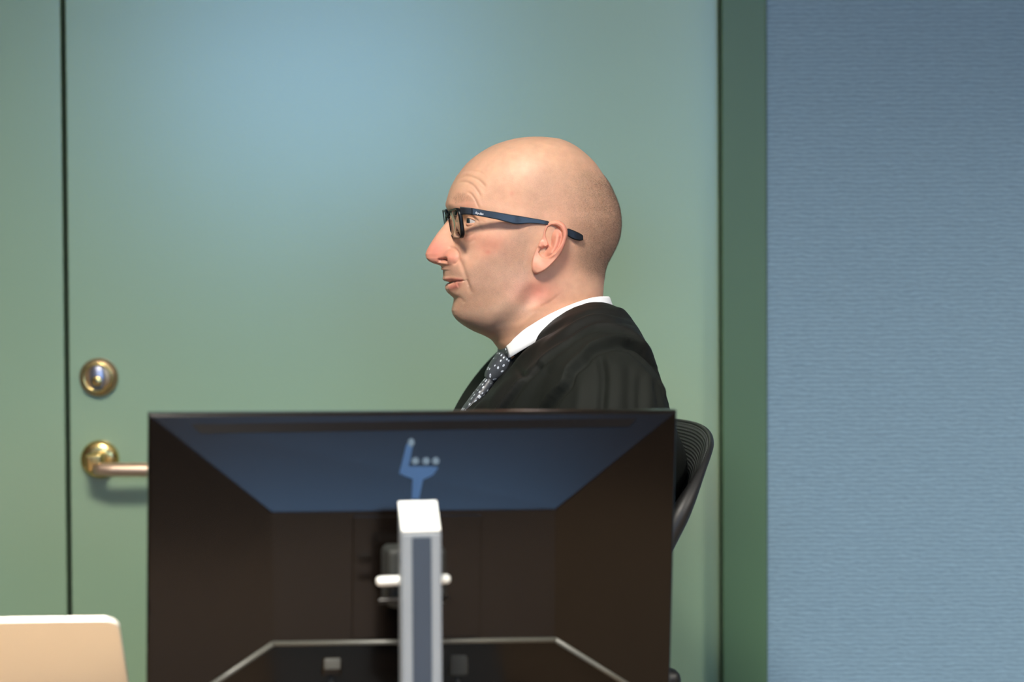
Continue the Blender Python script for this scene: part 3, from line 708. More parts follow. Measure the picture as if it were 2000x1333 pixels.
# --- arms and hands (mostly inside the sleeves), part of the same body mesh
def limb(pts, rad, n=16): 
    q = smooth_poly(np.c_[pts, np.array(rad)[:, None]], 26); Vt, Ft = tube_VF(q[:, :3], q[:, 3], n); return Vt, Ft
def I2Wp(u, v, y): return P(u, v, y)
SH0 = W2M(P(1184, 800, 2.715)); SH = {1: M2W(*SH0), -1: M2W(SH0[0], -SH0[1], SH0[2])}
ARM = {}
for sg in (1, -1):
    m0 = W2M(SH[sg]); 
    elb = M2W(m0[0] - .05, sg * .255, .80); wri = M2W(m0[0] - .25, sg * .15, .745)
    ARM[sg] = (SH[sg], elb, wri)
    Vt, Ft = limb([SH[sg], (SH[sg] + elb) / 2, elb, (elb + wri) / 2, wri], [.048, .045, .040, .036, .028]); acc.add(Vt, Ft, SK)
    fw = (wri - elb) / np.linalg.norm(wri - elb); si = np.cross(fw, [0, 0, 1.0]) * sg; si /= np.linalg.norm(si)    # si: outwards
    fw = fw * .93 + np.array([0, 0, -.36]); fw /= np.linalg.norm(fw); up = np.cross(si, fw); up = up if up[2] > 0 else -up
    palm = wri + fw * .045
    Vt, Ft = tube_VF(smooth_poly(np.array([wri - fw * .01, wri + fw * .025, palm, wri + fw * .085]), 12), smooth_poly(np.array([[.027, 0], [.034, 0], [.040, 0], [.036, 0]]), 12)[:, 0], 20, flat=(1, .42), up=up); acc.add(Vt, Ft, SK)
    for k, (o_, ln_) in enumerate(((.030, .072), (.010, .082), (-.010, .076), (-.029, .060))):
        b0 = wri + fw * .078 - si * o_; pts = [b0]
        for j, (fr_, bend) in enumerate(((.45, .25), (.30, .6), (.25, .95))):
            dr = fw * math.cos(bend) - up * math.sin(bend); pts.append(pts[-1] + dr * ln_ * fr_)
        Vt, Ft = limb(np.array(pts), [.0095, .009, .0082, .0062], 12); acc.add(Vt, Ft, SK)
    b0 = wri + fw * .028 - si * .030; dr = fw * .72 - si * .62 - up * .2
    Vt, Ft = limb(np.array([b0, b0 + dr * .032, b0 + dr * .055 + fw * .006, b0 + dr * .068 + fw * .022]), [.0125, .011, .0095, .007], 12); acc.add(Vt, Ft, SK)

# --- skin material
M_skin, nt, b = new_mat('skin')
at = N(nt, 'ShaderNodeAttribute', attribute_name='tone'); ah = N(nt, 'ShaderNodeAttribute', attribute_name='crop'); ab = N(nt, 'ShaderNodeAttribute', attribute_name='stubble')
tc = N(nt, 'ShaderNodeTexCoord')
n1 = N(nt, 'ShaderNodeTexNoise'); n1.inputs['Scale'].default_value = 90; n1.inputs['Detail'].default_value = 4; nt.links.new(tc.outputs['Object'], n1.inputs['Vector'])
mo = N(nt, 'ShaderNodeMapRange'); mo.inputs['From Min'].default_value = .3; mo.inputs['From Max'].default_value = .7; mo.inputs['To Min'].default_value = .92; mo.inputs['To Max'].default_value = 1.06; nt.links.new(n1.outputs['Fac'], mo.inputs['Value'])
mm = N(nt, 'ShaderNodeMix', data_type='RGBA', blend_type='MULTIPLY'); mm.inputs['Factor'].default_value = 1; nt.links.new(at.outputs['Color'], mm.inputs['A']); nt.links.new(mo.outputs[0], mm.inputs['B'])
def dots(scale, lo, hi):
    v_ = N(nt, 'ShaderNodeTexNoise'); v_.inputs['Scale'].default_value = scale; v_.inputs['Detail'].default_value = 3; v_.inputs['Roughness'].default_value = .7; nt.links.new(tc.outputs['Object'], v_.inputs['Vector'])
    r_ = N(nt, 'ShaderNodeMapRange'); r_.inputs['From Min'].default_value = lo; r_.inputs['From Max'].default_value = hi; r_.inputs['To Min'].default_value = 0; r_.inputs['To Max'].default_value = 1
    nt.links.new(v_.outputs['Fac'], r_.inputs['Value']); return r_
d1 = dots(1400, .48, .68); d2 = dots(900, .42, .64)
def layer(prev, fac_attr, dot, amt, colr, basef):
    a_ = N(nt, 'ShaderNodeMath', operation='MULTIPLY_ADD'); a_.inputs[1].default_value = 1 - basef; a_.inputs[2].default_value = basef; nt.links.new(dot.outputs[0], a_.inputs[0])
    c_ = N(nt, 'ShaderNodeMath', operation='MULTIPLY'); nt.links.new(a_.outputs[0], c_.inputs[0]); nt.links.new(fac_attr.outputs['Fac'], c_.inputs[1])
    e_ = N(nt, 'ShaderNodeMath', operation='MULTIPLY'); e_.inputs[1].default_value = amt; nt.links.new(c_.outputs[0], e_.inputs[0])
    x_ = N(nt, 'ShaderNodeMix', data_type='RGBA'); nt.links.new(e_.outputs[0], x_.inputs['Factor']); nt.links.new(prev, x_.inputs['A']); x_.inputs['B'].default_value = (*colr, 1)
    return x_.outputs['Result']
c1 = layer(mm.outputs['Result'], ab, d1, .55, (.17, .12, .10), .25)
c2 = layer(c1, ah, d2, .72, (.19, .13, .085), .55)
nt.links.new(c2, b.inputs['Base Color'])
n3 = N(nt, 'ShaderNodeTexNoise'); n3.inputs['Scale'].default_value = 700; n3.inputs['Detail'].default_value = 3; nt.links.new(tc.outputs['Object'], n3.inputs['Vector'])
bp = N(nt, 'ShaderNodeBump'); bp.inputs['Strength'].default_value = .16; bp.inputs['Distance'].default_value = .0008; nt.links.new(n3.outputs['Fac'], bp.inputs['Height']); nt.links.new(bp.outputs['Normal'], b.inputs['Normal'])
setp(b, rough=.50, spec=.42)
b.inputs['Subsurface Weight'].default_value = .28; b.inputs['Subsurface Radius'].default_value = (1.0, .36, .18); b.inputs['Subsurface Scale'].default_value = .006

def attr_mesh(name, acc):
    Vv = np.vstack(acc.V); me = np_mesh(name, Vv, acc.F)
    c4 = np.c_[np.vstack(acc.c), np.ones(len(Vv))].astype(np.float32)
    a_ = me.attributes.new('tone', 'FLOAT_COLOR', 'POINT'); a_.data.foreach_set('color', c4.ravel())
    for nm, arr in (('crop', acc.h), ('stubble', acc.b)):
        a_ = me.attributes.new(nm, 'FLOAT', 'POINT'); a_.data.foreach_set('value', np.concatenate(arr).astype(np.float32))
    return me
person = tag(empty('person', (XC, YH, 0)), 'bald man in black robe and glasses seated in profile facing left', 'person')
def per(o):
    o.parent = person; o.matrix_parent_inverse = Matrix.Translation((-XC, -YH, 0)); return o
body = per(link('body', attr_mesh('body', acc), M_skin))
body['label'] = 'pale skin of the bald head, ears, neck and hands'

# --- eyes
M_eye, nt, b = new_mat('eyeball'); setp(b, (.72, .69, .66), .12)
tc = N(nt, 'ShaderNodeTexCoord'); sx = N(nt, 'ShaderNodeSeparateXYZ'); nt.links.new(tc.outputs['Object'], sx.inputs[0])
cr = N(nt, 'ShaderNodeValToRGB'); cr.color_ramp.interpolation = 'LINEAR'
for e_, (p_, c_) in zip([cr.color_ramp.elements[0], cr.color_ramp.elements[1]], ((0, (.005, .005, .006, 1)), (1, (.50, .46, .44, 1)))): e_.position = p_; e_.color = c_
for p_, c_ in ((.155, (.006, .006, .007, 1)), (.19, (.03, .04, .05, 1)), (.42, (.014, .018, .022, 1)), (.47, (.46, .42, .40, 1))):
    e_ = cr.color_ramp.elements.new(p_); e_.color = c_
mr = N(nt, 'ShaderNodeMath', operation='ARCCOSINE'); dv = N(nt, 'ShaderNodeMath', operation='DIVIDE'); dv.inputs[1].default_value = -ER; nt.links.new(sx.outputs['X'], dv.inputs[0])
nt.links.new(dv.outputs[0], mr.inputs[0]); nt.links.new(mr.outputs[0], cr.inputs['Fac']); nt.links.new(cr.outputs['Color'], b.inputs['Base Color'])
for sg in (1, -1):
    bm = bmesh.new(); bmesh.ops.create_uvsphere(bm, u_segments=40, v_segments=28, radius=ER)
    o = link('eyeball', bm_mesh('eyeball', bm), M_eye)
    o.matrix_world = Matrix.Translation(M2W(EC[0], sg * EC[1], EC[2]).tolist()) @ Matrix.Rotation(YAW + math.radians(17), 4, 'Z')
    mw = o.matrix_world.copy(); o.parent = person; o.matrix_parent_inverse = Matrix.Translation((-XC, -YH, 0))

# --- cropped hair and brows as short strands
M_hair = noise_mat('short_brown_grey_hair', (.165, .115, .078), .55, var=.35, scale=400)
def strands(name, X, Nn, dens, nmax, lmin, lmax, rad, down, parent_mat, seedw):
    p_ = np.ravel(dens); p_ = p_ / p_.sum(); idx = rng.choice(p_.size, nmax, p=p_)
    A = X.reshape(-1, 3)[idx] + rng.normal(0, .0004, (nmax, 3)) * 1.0; n_ = Nn.reshape(-1, 3)[idx]
    A = A - n_ * np.sum((A - X.reshape(-1, 3)[idx]) * n_, 1, keepdims=True)
    d_ = n_ + down + rng.normal(0, .28, (nmax, 3)); d_ /= np.linalg.norm(d_, axis=1, keepdims=True)
    ln_ = rng.uniform(lmin, lmax, nmax)[:, None] * (seedw[idx][:, None] if seedw is not None else 1)
    s1 = np.cross(d_, rng.normal(0, 1, (nmax, 3))); s1 /= np.linalg.norm(s1, axis=1, keepdims=True); s2 = np.cross(d_, s1)
    A = A - n_ * .0004
    Vs = np.concatenate([A + s1 * rad, A - s1 * rad * .5 + s2 * rad * .87, A - s1 * rad * .5 - s2 * rad * .87, A + d_ * ln_], 1).reshape(-1, 3)
    i = np.arange(nmax)[:, None] * 4
    Fs = np.concatenate([i + [0, 1, 3], i + [1, 2, 3], i + [2, 0, 3]]).tolist()
    o = per(link(name, np_mesh(name, Vs, Fs), parent_mat)); o['kind'] = 'stuff'; return o
hd = hair ** 1.3 * np.clip(1, 0, 1)
area = np.linalg.norm(np.cross(np.roll(HV, -1, 1) - HV, np.gradient(HV, axis=0)), axis=-1)
o = strands('hair', HV, nrm, hd * area, 70000, .0012, .0028, .00006, np.array([.25, 0, -.75]), M_hair, (.35 + .65 * hair).ravel())
o['label'] = 'very short cropped brown and grey hair'
M_brow = noise_mat('brown_brow_hair', (.16, .09, .05), .5, var=.3, scale=400)
o = strands('eyebrow', HV, nrm, browm * area, 800, .0025, .005, .00006, np.array([.9, -.3, .45]), M_brow, None)

# ------------------------------------------------------------------ eyeglasses
M_rim = noise_mat('black_rim', (.003, .0035, .0045), .35, var=.1, spec=.3)
M_temple, nt, b = new_mat('blue_carbon_weave'); setp(b, rough=.3)
tc = N(nt, 'ShaderNodeTexCoord'); ck = N(nt, 'ShaderNodeTexChecker'); ck.inputs['Scale'].default_value = 1350
ck.inputs['Color1'].default_value = (.008, .012, .022, 1); ck.inputs['Color2'].default_value = (.028, .037, .047, 1); nt.links.new(tc.outputs['Object'], ck.inputs['Vector']); nt.links.new(ck.outputs['Color'], b.inputs['Base Color'])
M_temple0 = noise_mat('blue_black_hinge', (.004, .006, .010), .4, var=.1)
M_lens, nt, b = new_mat('clear_lens'); nt.nodes.remove(b)
tr = N(nt, 'ShaderNodeBsdfTransparent'); tr.inputs[0].default_value = (.93, .96, .95, 1); gl = N(nt, 'ShaderNodeBsdfGlossy'); gl.inputs['Roughness'].default_value = .03
fr = N(nt, 'ShaderNodeFresnel'); fr.inputs['IOR'].default_value = 1.10; ms = N(nt, 'ShaderNodeMixShader'); nt.links.new(fr.outputs[0], ms.inputs[0]); nt.links.new(tr.outputs[0], ms.inputs[1]); nt.links.new(gl.outputs[0], ms.inputs[2]); nt.links.new(ms.outputs[0], nt.nodes['Material Output'].inputs['Surface'])
gm = empty('eyeglasses', M2W(I2M(np.array(897.), np.array(430.), np.array(.0))[0], 0, float(P(897, 430, YH)[2])).tolist())
tag(gm, 'black rimmed rectangular glasses worn by the seated man', 'eyeglasses')
GI = Matrix.Translation(gm.location).inverted()
def gl_(o): o.parent = gm; o.matrix_parent_inverse = GI; return o
HL = .069                                                          # half width of the front
gx0 = float(I2M(np.array(897.5), np.array(412.), np.array(HL))[0])  # face-axis position of the hinge
gz_ = lambda v: float(P(1000, v, YH - .06)[2])
zt, zb_ = gz_(406.5), gz_(464.5)
def gfx(L, z):                                                      # front curve: bridge forward, bottom tucked in
    return gx0 - .0065 * (1 - (L / HL) ** 2) + .0045 * (zt - z) / (zt - zb_)
def rim_loop(sg, n=72):
    pts = rrect(.0105, HL - .001, zb_, zt, .010, 9); pts = np.array(pts + pts[:1]); pts[:, 1] -= .004 * (1 - pts[:, 0] / HL) * (pts[:, 1] > (zt + zb_) / 2)
    q = np.r_[0, np.cumsum(np.linalg.norm(np.diff(pts, axis=0), axis=1))]; t = np.linspace(0, q[-1], n, endpoint=False)
    L_ = np.interp(t, q, pts[:, 0]); z_ = np.interp(t, q, pts[:, 1]); return L_ * sg, z_
for sg in (1, -1):
    L_, z_ = rim_loop(sg); n = len(L_); cl, cz = L_.mean(), z_.mean()
    x_ = np.array([gfx(a, c) for a, c in zip(L_, z_)])
    nl_ = np.stack([L_ - cl, (z_ - cz)], 1); nl_ /= np.linalg.norm(nl_, axis=1, keepdims=True)
    Vr = []
    ou = ss(.55, .97, np.abs(L_) / HL); tw = .00045 + .0003 * (z_ > cz) + .0005 * ou; dk_ = .35 + 1.3 * ou
    for dx_, dr in ((-.0012, -1), (-.0014, 0), (-.0012, 1), (.0015, 1), (.0017, 0), (.0015, -1)):
        Vr.append(M2W(x_ + dx_ * dk_, L_ + nl_[:, 0] * tw * dr, z_ + nl_[:, 1] * tw * dr))
    Vr = np.stack(Vr, 1).reshape(-1, 3)
    Fr = [[i * 6 + k, i * 6 + (k + 1) % 6, ((i + 1) % n) * 6 + (k + 1) % 6, ((i + 1) % n) * 6 + k] for i in range(n) for k in range(6)]
    rim = gl_(link('rim', np_mesh('rim', Vr, Fr), M_rim))
    Vl = np.concatenate([M2W(x_ - .0003, L_, z_), M2W(x_ + .0012, L_, z_)]); cfr = M2W(gfx(cl, cz) - .0010, cl, cz); cbk = M2W(gfx(cl, cz) + .0007, cl, cz)
    Vl = np.vstack([Vl, cfr, cbk]); Fl = [[i, (i + 1) % n, 2 * n] for i in range(n)] + [[n + (i + 1) % n, n + i, 2 * n + 1] for i in range(n)] + [[i, n + i, n + (i + 1) % n, (i + 1) % n] for i in range(n)]
    gl_(link('lens', np_mesh('lens', Vl, Fl), M_lens))
    # temple: strip through stations u, v_top, v_bottom as seen from the side
    st = [(899, 404, 420, HL), (910, 405, 419, HL + .003), (925, 407, 420.5, HL + .0055), (945, 410.5, 424, HL + .0075), (970, 414.5, 429, HL + .009), (990, 418, 434, HL + .0095), (1005, 420.5, 437.8, HL + .0095), (1018, 422.5, 438, HL + .009), (1035, 425.5, 436.5, HL + .009), (1055, 429, 437.8, HL + .0088), (1066, 431.2, 439.5, HL + .0085), (1072, 432.5, 441, HL + .0075), (1082, 435.8, 446, HL + .0035), (1092, 439, 451, HL + .0030), (1105, 444.5, 459, HL + .0048), (1120, 450, 467.5, HL + .0055), (1132, 455.5, 470.5, HL + .005), (1139, 460, 469, HL + .0045)]
    A = np.array(st); qi = np.linspace(0, len(A) - 1, 90)
    A = np.stack([catmull(A[:, j], qi) for j in range(4)], 1)
    def strip(name, sel, mat, th_=.0024):
        a_ = A[sel]; tp = np.stack(I2M(a_[:, 0], a_[:, 1], a_[:, 3]), -1); bt = np.stack(I2M(a_[:, 0], a_[:, 2], a_[:, 3]), -1)
        m = len(a_); Vt = []
        for q_ in range(m):
            t_, b_ = tp[q_], bt[q_]; md = (t_ - b_) * .12
            for pnt, off in ((t_ - md, 0), (t_, -.0006), (t_, -th_ + .0006), (t_ - md, -th_), (b_ + md, -th_), (b_, -th_ + .0006), (b_, -.0006), (b_ + md, 0)):
                Vt.append(M2W(pnt[0], sg * (pnt[1] + off), pnt[2]))
        Ft = [[q_ * 8 + k, q_ * 8 + (k + 1) % 8, (q_ + 1) * 8 + (k + 1) % 8, (q_ + 1) * 8 + k] for q_ in range(m - 1) for k in range(8)] + [list(range(8)), [(m - 1) * 8 + k for k in range(8)][::-1]]
        bm_ = bmesh.new(); me = np_mesh(name, np.array(Vt), Ft); bm_.from_mesh(me); me2 = bm_mesh(name, bm_)
        return gl_(link(name, me2, mat, smooth=False))
    u_ = A[:, 0]
    tmp = strip('temple', (u_ > 918) & (u_ < 1082), M_temple); tmp['label'] = 'blue carbon weave temple arm'
    def sub(o_): o_.parent = tmp; return o_
    sub(strip('temple_hinge', u_ < 924, M_temple0, .0034)); sub(strip('temple_tip', u_ > 1078, M_rim, .0034))
    if sg == 1:
        tx = bpy.data.curves.new('brand_lettering', 'FONT'); tx.body = 'Ray-Ban'; tx.size = .0078; tx.shear = .35; tx.extrude = .00012
        to = bpy.data.objects.new('t', tx); COL.objects.link(to); bpy.context.view_layer.update()
        me = bpy.data.meshes.new_from_object(to.evaluated_get(bpy.context.evaluated_depsgraph_get())); bpy.data.objects.remove(to)
        p0 = np.array(I2W(927.5, 417.6, HL + .0066)); p1 = np.array(I2W(944, 420.6, HL + .0085)); ex = Vector((p1 - p0).tolist()).normalized(); ez = Vector((sb, -cb, 0)); ez = (ez - ex * ez.dot(ex)).normalized(); ey = ez.cross(ex)
        wt_ = max(v_.co.x for v_ in me.vertices); k_ = float(np.linalg.norm(p1 - p0)) / wt_
        me.transform(Matrix(((ex.x * k_, ey.x * k_ * 1.25, ez.x, p0[0]), (ex.y * k_, ey.y * k_ * 1.25, ez.y, p0[1]), (ex.z * k_, ey.z * k_ * 1.25, ez.z, p0[2]), (0, 0, 0, 1))))
        me.name = 'brand_lettering'; o = sub(gl_(link('brand_lettering', me, noise_mat('white_print', (.8, .82, .85), .4), smooth=False)))
# bridge and nose pads
bL = np.linspace(-.0115, .0115, 15); bz = zt - .0105 + .0035 * (1 - (bL / .0115) ** 2)
gl_(tube('bridge', M2W(np.array([gfx(a, c) for a, c in zip(bL, bz)]), bL, bz), .0017, M_rim, None, 10))

# ------------------------------------------------------------------ robe: solid built from lofted torso, sleeves and lap, then one skin over all
thr = np.linspace(0, 2 * math.pi, 96, endpoint=False)
robe_keys = [
 (1004, 688, 1186, 602, 100, .9, 0, 40), (1000, 692, 1193, 597, 119, .90, 0, 42), (990, 712, 1228, 626, 168, .84, 0, 60), (968, 742, 1258, 694, 245, .92, -.02, 82),
 (924, 782, 1284, 768, 318, .88, -.03, 108), (888, 826, 1310, 848, 335, .85, -.03, 112), (864, 900, 1332, 925, 338, .85, 0, 85), (852, 1050, 1270, 1060, 325, .88, 0, 30),
 (840, 1250, 1225, 1250, 320, .88, 0, 0), (850, 1500, 1225, 1500, 320, .88, 0, 0), (870, 1640, 1240, 1640, 340, .85, 0, 0), (900, 1715, 1310, 1715, 310, .9, 0, 0)]
Ur, Vr_, lr_, _ = loft(robe_keys, 90, thr)
TV = L2W(Ur, Vr_, lr_)
rb = Acc()
rb.add(TV, grid_faces(90, 96).tolist() + [list(range(96)), [89 * 96 + k for k in range(96)][::-1]], SK)
for sg in (1, -1):
    s0, e0, w0 = ARM[sg]; m0 = W2M(s0)
    inn_ = M2W(m0[0] - .01, sg * (abs(m0[1]) - .09), m0[2] + .0)
    q = smooth_poly(np.c_[np.array([inn_, s0, (s0 * .55 + e0 * .45) + [0, 0, .0], e0, (e0 + w0) / 2, w0 + (w0 - e0) * .02]), np.array([.060, .070, .070, .074, .078, .078])[:, None]], 40)
    Vt, Ft = tube_VF(q[:, :3], q[:, 3], 24); rb.add(Vt, Ft, SK)
    hip = M2W(.02, sg * .10, .545); kn = M2W(-.40, sg * .15, .56); an = M2W(-.42, sg * .15, .22)
    q = smooth_poly(np.c_[np.array([hip, (hip + kn) / 2, kn, (kn + an) / 2, an]), np.array([.12, .105, .085, .085, .095])[:, None]], 30)
    Vt, Ft = tube_VF(q[:, :3], q[:, 3], 24); rb.add(Vt, Ft, SK)
tmp_o = link('robe_tmp', np_mesh('robe_tmp', np.vstack(rb.V), rb.F))
md = tmp_o.modifiers.new('r', 'REMESH'); md.mode = 'VOXEL'; md.voxel_size = .0046
md = tmp_o.modifiers.new('s', 'SMOOTH'); md.factor = .5; md.iterations = 18
md = tmp_o.modifiers.new('d', 'SUBSURF'); md.levels = 1; md.render_levels = 1
bpy.context.view_layer.update()
rme = bpy.data.meshes.new_from_object(tmp_o.evaluated_get(bpy.context.evaluated_depsgraph_get())); bpy.data.objects.remove(tmp_o)
nv_ = len(rme.vertices); RV = np.empty(nv_ * 3); rme.vertices.foreach_get('co', RV); RV = RV.reshape(-1, 3)
RN = np.empty(nv_ * 3); rme.vertices.foreach_get('normal', RN); RN = RN.reshape(-1, 3)
ru, rv = project(RV); vd = CAM - RV; vd /= np.linalg.norm(vd, axis=1, keepdims=True); facing = ss(-.05, .25, np.sum(RN * vd, 1)) * (W2M(RV)[1] > -.02) * ss(1000, 900, rv)
seamA = smooth_poly([(1250, 690), (1226, 664), (1210, 654), (1183, 646.5), (1157, 649), (1121, 669), (1071, 699), (1025, 745), (992, 788), (965, 830)], 80)
seamB = smooth_poly([(1306, 790), (1290, 748), (1266, 705), (1236, 679), (1212, 672), (1190, 673), (1157, 685), (1140, 704), (1116, 726), (1108, 750), (1091, 768), (1075, 790), (1055, 830)], 90)
dA, fA, sA = poly_dist(ru, rv, seamA); dB, fB, sB = poly_dist(ru, rv, seamB)
def nsgn(s_, d_, q):                                     # make the collar side positive
    d0, f0, s0 = poly_dist(np.array([1060.0]), np.array([660.0]), q); return s_ * d_ * s0[0]
sdA = nsgn(sA, dA, seamA); sdB = nsgn(sB, dB, seamB)
disp = -.0042 * np.exp(-((sdA + 5) / 4.0) ** 2) * ss(.04, .2, fA) - .0055 * np.exp(-((sdB + 5.5) / 5.0) ** 2) * ss(.10, .3, fB) + .0045 * ss(-2.2, 2.2, sdA) * np.exp(-np.maximum(sdA, 0) / 60) + .0100 * ss(-2.5, 2.5, sdB) * np.exp(-np.maximum(sdB, 0) / 40)
def rs(pts, w_, d_, fade=.2, skew=0):
    p = smooth_poly(pts, 40); d, f, sg = poly_dist(ru, rv, p); e = ss(0, fade, f + .01) * ss(0, fade, 1 - f + .01)
    return .001 * d_ * np.exp(-(d / w_) ** 2) * e + skew * .001 * np.exp(-((d * sg - 1.6 * w_) / w_) ** 2) * e
disp = disp + rs([(1168, 690), (1176, 712), (1179, 745), (1176, 790), (1172, 850)], 8, -5.5, .15, 2.0)
disp = disp + rs([(1192, 690), (1204, 720), (1206, 770), (1202, 850)], 15, 4.0, .3)
disp = disp + rs([(1250, 715), (1252, 760), (1248, 850)], 10, -4.0, .3, 2)
disp = disp + rs([(1225, 690), (1230, 740), (1226, 850)], 11, -2.5, .3)
disp = disp + rs([(1275, 735), (1288, 780), (1296, 850)], 7, -3, .2)
disp = disp + rs([(1138, 728), (1134, 765), (1122, 850)], 12, 3, .3)
# long soft folds that run with the collar band, deeper towards the front
dC, _, _ = poly_dist(ru, rv, smooth_poly([(990, 704), (1000, 693), (1025, 671), (1065, 639), (1107, 616), (1150, 601), (1195, 599)], 60))
band = ss(-1, 9, sdA) * ss(.06, .30, fA) * ss(5, 20, dC)
disp = disp + band * (.0042 * np.sin(2 * math.pi * (sdA / 33.0 - .9 * fA + .08)) + .0016 * np.sin(2 * math.pi * (sdA / 19.0 + 1.3 * fA)))
disp = disp + ss(-1, 6, sdB) * ss(3, -4, sdA) * .0010 * np.sin(2 * math.pi * (sdB / 36.0 + fB * .8))
disp = disp + rs([(1015, 718), (1021, 735), (1038, 731), (1062, 709)], 6, -5.0, .25)
disp = disp + rs([(1232, 645), (1215, 640), (1195, 643)], 5, -2.5, .3)
rest = .0025 * np.sin(RV[:, 2] * 34 + RV[:, 0] * 21 + 3 * np.sin(RV[:, 1] * 12)) * ss(.95, .80, RV[:, 2])
RV2 = RV + RN * (disp * facing + rest)[:, None]
rme.vertices.foreach_set('co', RV2.ravel()); rme.update()
sat = ss(-2, 2, sdA) * facing * (W2M(RV)[1] > 0)
a_ = rme.attributes.new('satin', 'FLOAT', 'POINT'); a_.data.foreach_set('value', sat.astype(np.float32))
M_robe, nt, b = new_mat('black_robe_cloth')
at = N(nt, 'ShaderNodeAttribute', attribute_name='satin'); mx = N(nt, 'ShaderNodeMix', data_type='RGBA'); mx.inputs['A'].default_value = (.0090, .0104, .0088, 1); mx.inputs['B'].default_value = (.0100, .0103, .0094, 1)
nt.links.new(at.outputs['Fac'], mx.inputs['Factor']); nt.links.new(mx.outputs['Result'], b.inputs['Base Color'])
mr = N(nt, 'ShaderNodeMapRange'); mr.inputs['To Min'].default_value = .75; mr.inputs['To Max'].default_value = .55; nt.links.new(at.outputs['Fac'], mr.inputs['Value']); nt.links.new(mr.outputs[0], b.inputs['Roughness'])
tc = N(nt, 'ShaderNodeTexCoord'); n3 = N(nt, 'ShaderNodeTexNoise'); n3.inputs['Scale'].default_value = 1100; nt.links.new(tc.outputs['Object'], n3.inputs['Vector'])
bp = N(nt, 'ShaderNodeBump'); bp.inputs['Strength'].default_value = .25; bp.inputs['Distance'].default_value = .0006; nt.links.new(n3.outputs['Fac'], bp.inputs['Height']); nt.links.new(bp.outputs['Normal'], b.inputs['Normal'])
b.inputs['Sheen Weight'].default_value = .0; b.inputs['Sheen Roughness'].default_value = .4; b.inputs['Sheen Tint'].default_value = (.6, .65, .55, 1); setp(b, spec=.10)
rme.name = 'robe'; robe = per(link('robe', rme, M_robe)); robe['label'] = 'black pleated court robe with satin collar band'

# shirt collar: a band round the neck, low in front and high behind
M_shirt = noise_mat('white_shirt_cotton', (.86, .87, .89), .7, var=.01, scale=60, bump=.1, bscale=1500)
cu = [986, 1005, 1025, 1050, 1074, 1100, 1124, 1142, 1158, 1174, 1187]; ct = [673, 658, 642.5, 627, 613.5, 601.5, 592, 586, 581.5, 579.5, 579.5]; cbm = [698, 690, 676, 660, 643, 628, 616, 609, 604, 603, 603]
nf = 90; a0 = math.radians(14)
def coll(r_out, tfrac):                                # 0 = front, open there; the ends are cut on the slant
    out = []; a0 = math.acos((100.5 - 15 * max(0, min(1, tfrac))) / 103.5); ang = np.linspace(a0, 2 * math.pi - a0, nf)
    for a_ in ang:
        u_ = 1087 - 101 * math.cos(a_) / math.cos(a0) if False else 1086.5 - 103.5 * math.cos(a_)
        lat = 112 * abs(math.sin(a_)) ** .92 * (1 if a_ < math.pi else -1)
        uu = np.clip(u_, 986, 1187); t_ = np.interp(uu, cu, ct); b_ = np.interp(uu, cu, cbm); v_ = t_ * (1 - tfrac) + b_ * tfrac
        g = r_out * (1 + .05 * tfrac)
        out.append((1086.5 + (u_ - 1086.5) * g, v_, lat * g))
    return np.array(out)
def coll_W(g, tf):
    q = coll(g, tf)
    m = np.stack(I2M(q[:, 0] * 0 + q[:, 0], q[:, 1], np.abs(q[:, 2]) * S), -1)     # read off the near side, mirror for the far side
    return M2W(m[:, 0], np.sign(q[:, 2]) * np.abs(q[:, 2]) * S, m[:, 2])
prof = [(.975, 1.0), (.970, .5), (.972, .06), (.985, -.01), (1.0, .02), (1.012, .12), (1.022, .5), (1.03, .8), (1.035, 1.25), (1.02, 1.25)]
CW = np.stack([coll_W(g, t) for g, t in prof], 0)
cf = grid_faces(len(prof), nf, wrap=False).tolist() + [[k * nf for k in range(len(prof))], [k * nf + nf - 1 for k in range(len(prof))][::-1]]
per(link('shirt_collar', np_mesh('shirt_collar', CW.reshape(-1, 3), cf), M_shirt))['label'] = 'white shirt collar'

# tie
M_tie, nt, b = new_mat('paisley_tie_silk'); setp(b, rough=.45, spec=.5)
uvn = N(nt, 'ShaderNodeAttribute', attribute_name='tie_uv')
vo = N(nt, 'ShaderNodeTexVoronoi'); vo.inputs['Scale'].default_value = 1.0; vo.inputs['Randomness'].default_value = .45; nt.links.new(uvn.outputs['Vector'], vo.inputs['Vector'])
cr = N(nt, 'ShaderNodeValToRGB'); cr.color_ramp.interpolation = 'EASE'
els = cr.color_ramp.elements; els[0].position = 0; els[0].color = (.07, .085, .11, 1); els[1].position = 1; els[1].color = (.046, .052, .062, 1)
for p_, c_ in ((.10, (.07, .09, .12, 1)), (.15, (.62, .68, .76, 1)), (.24, (.62, .68, .76, 1)), (.30, (.048, .054, .064, 1))): e_ = els.new(p_); e_.color = c_
nt.links.new(vo.outputs['Distance'], cr.inputs['Fac']); nt.links.new(cr.outputs['Color'], b.inputs['Base Color'])
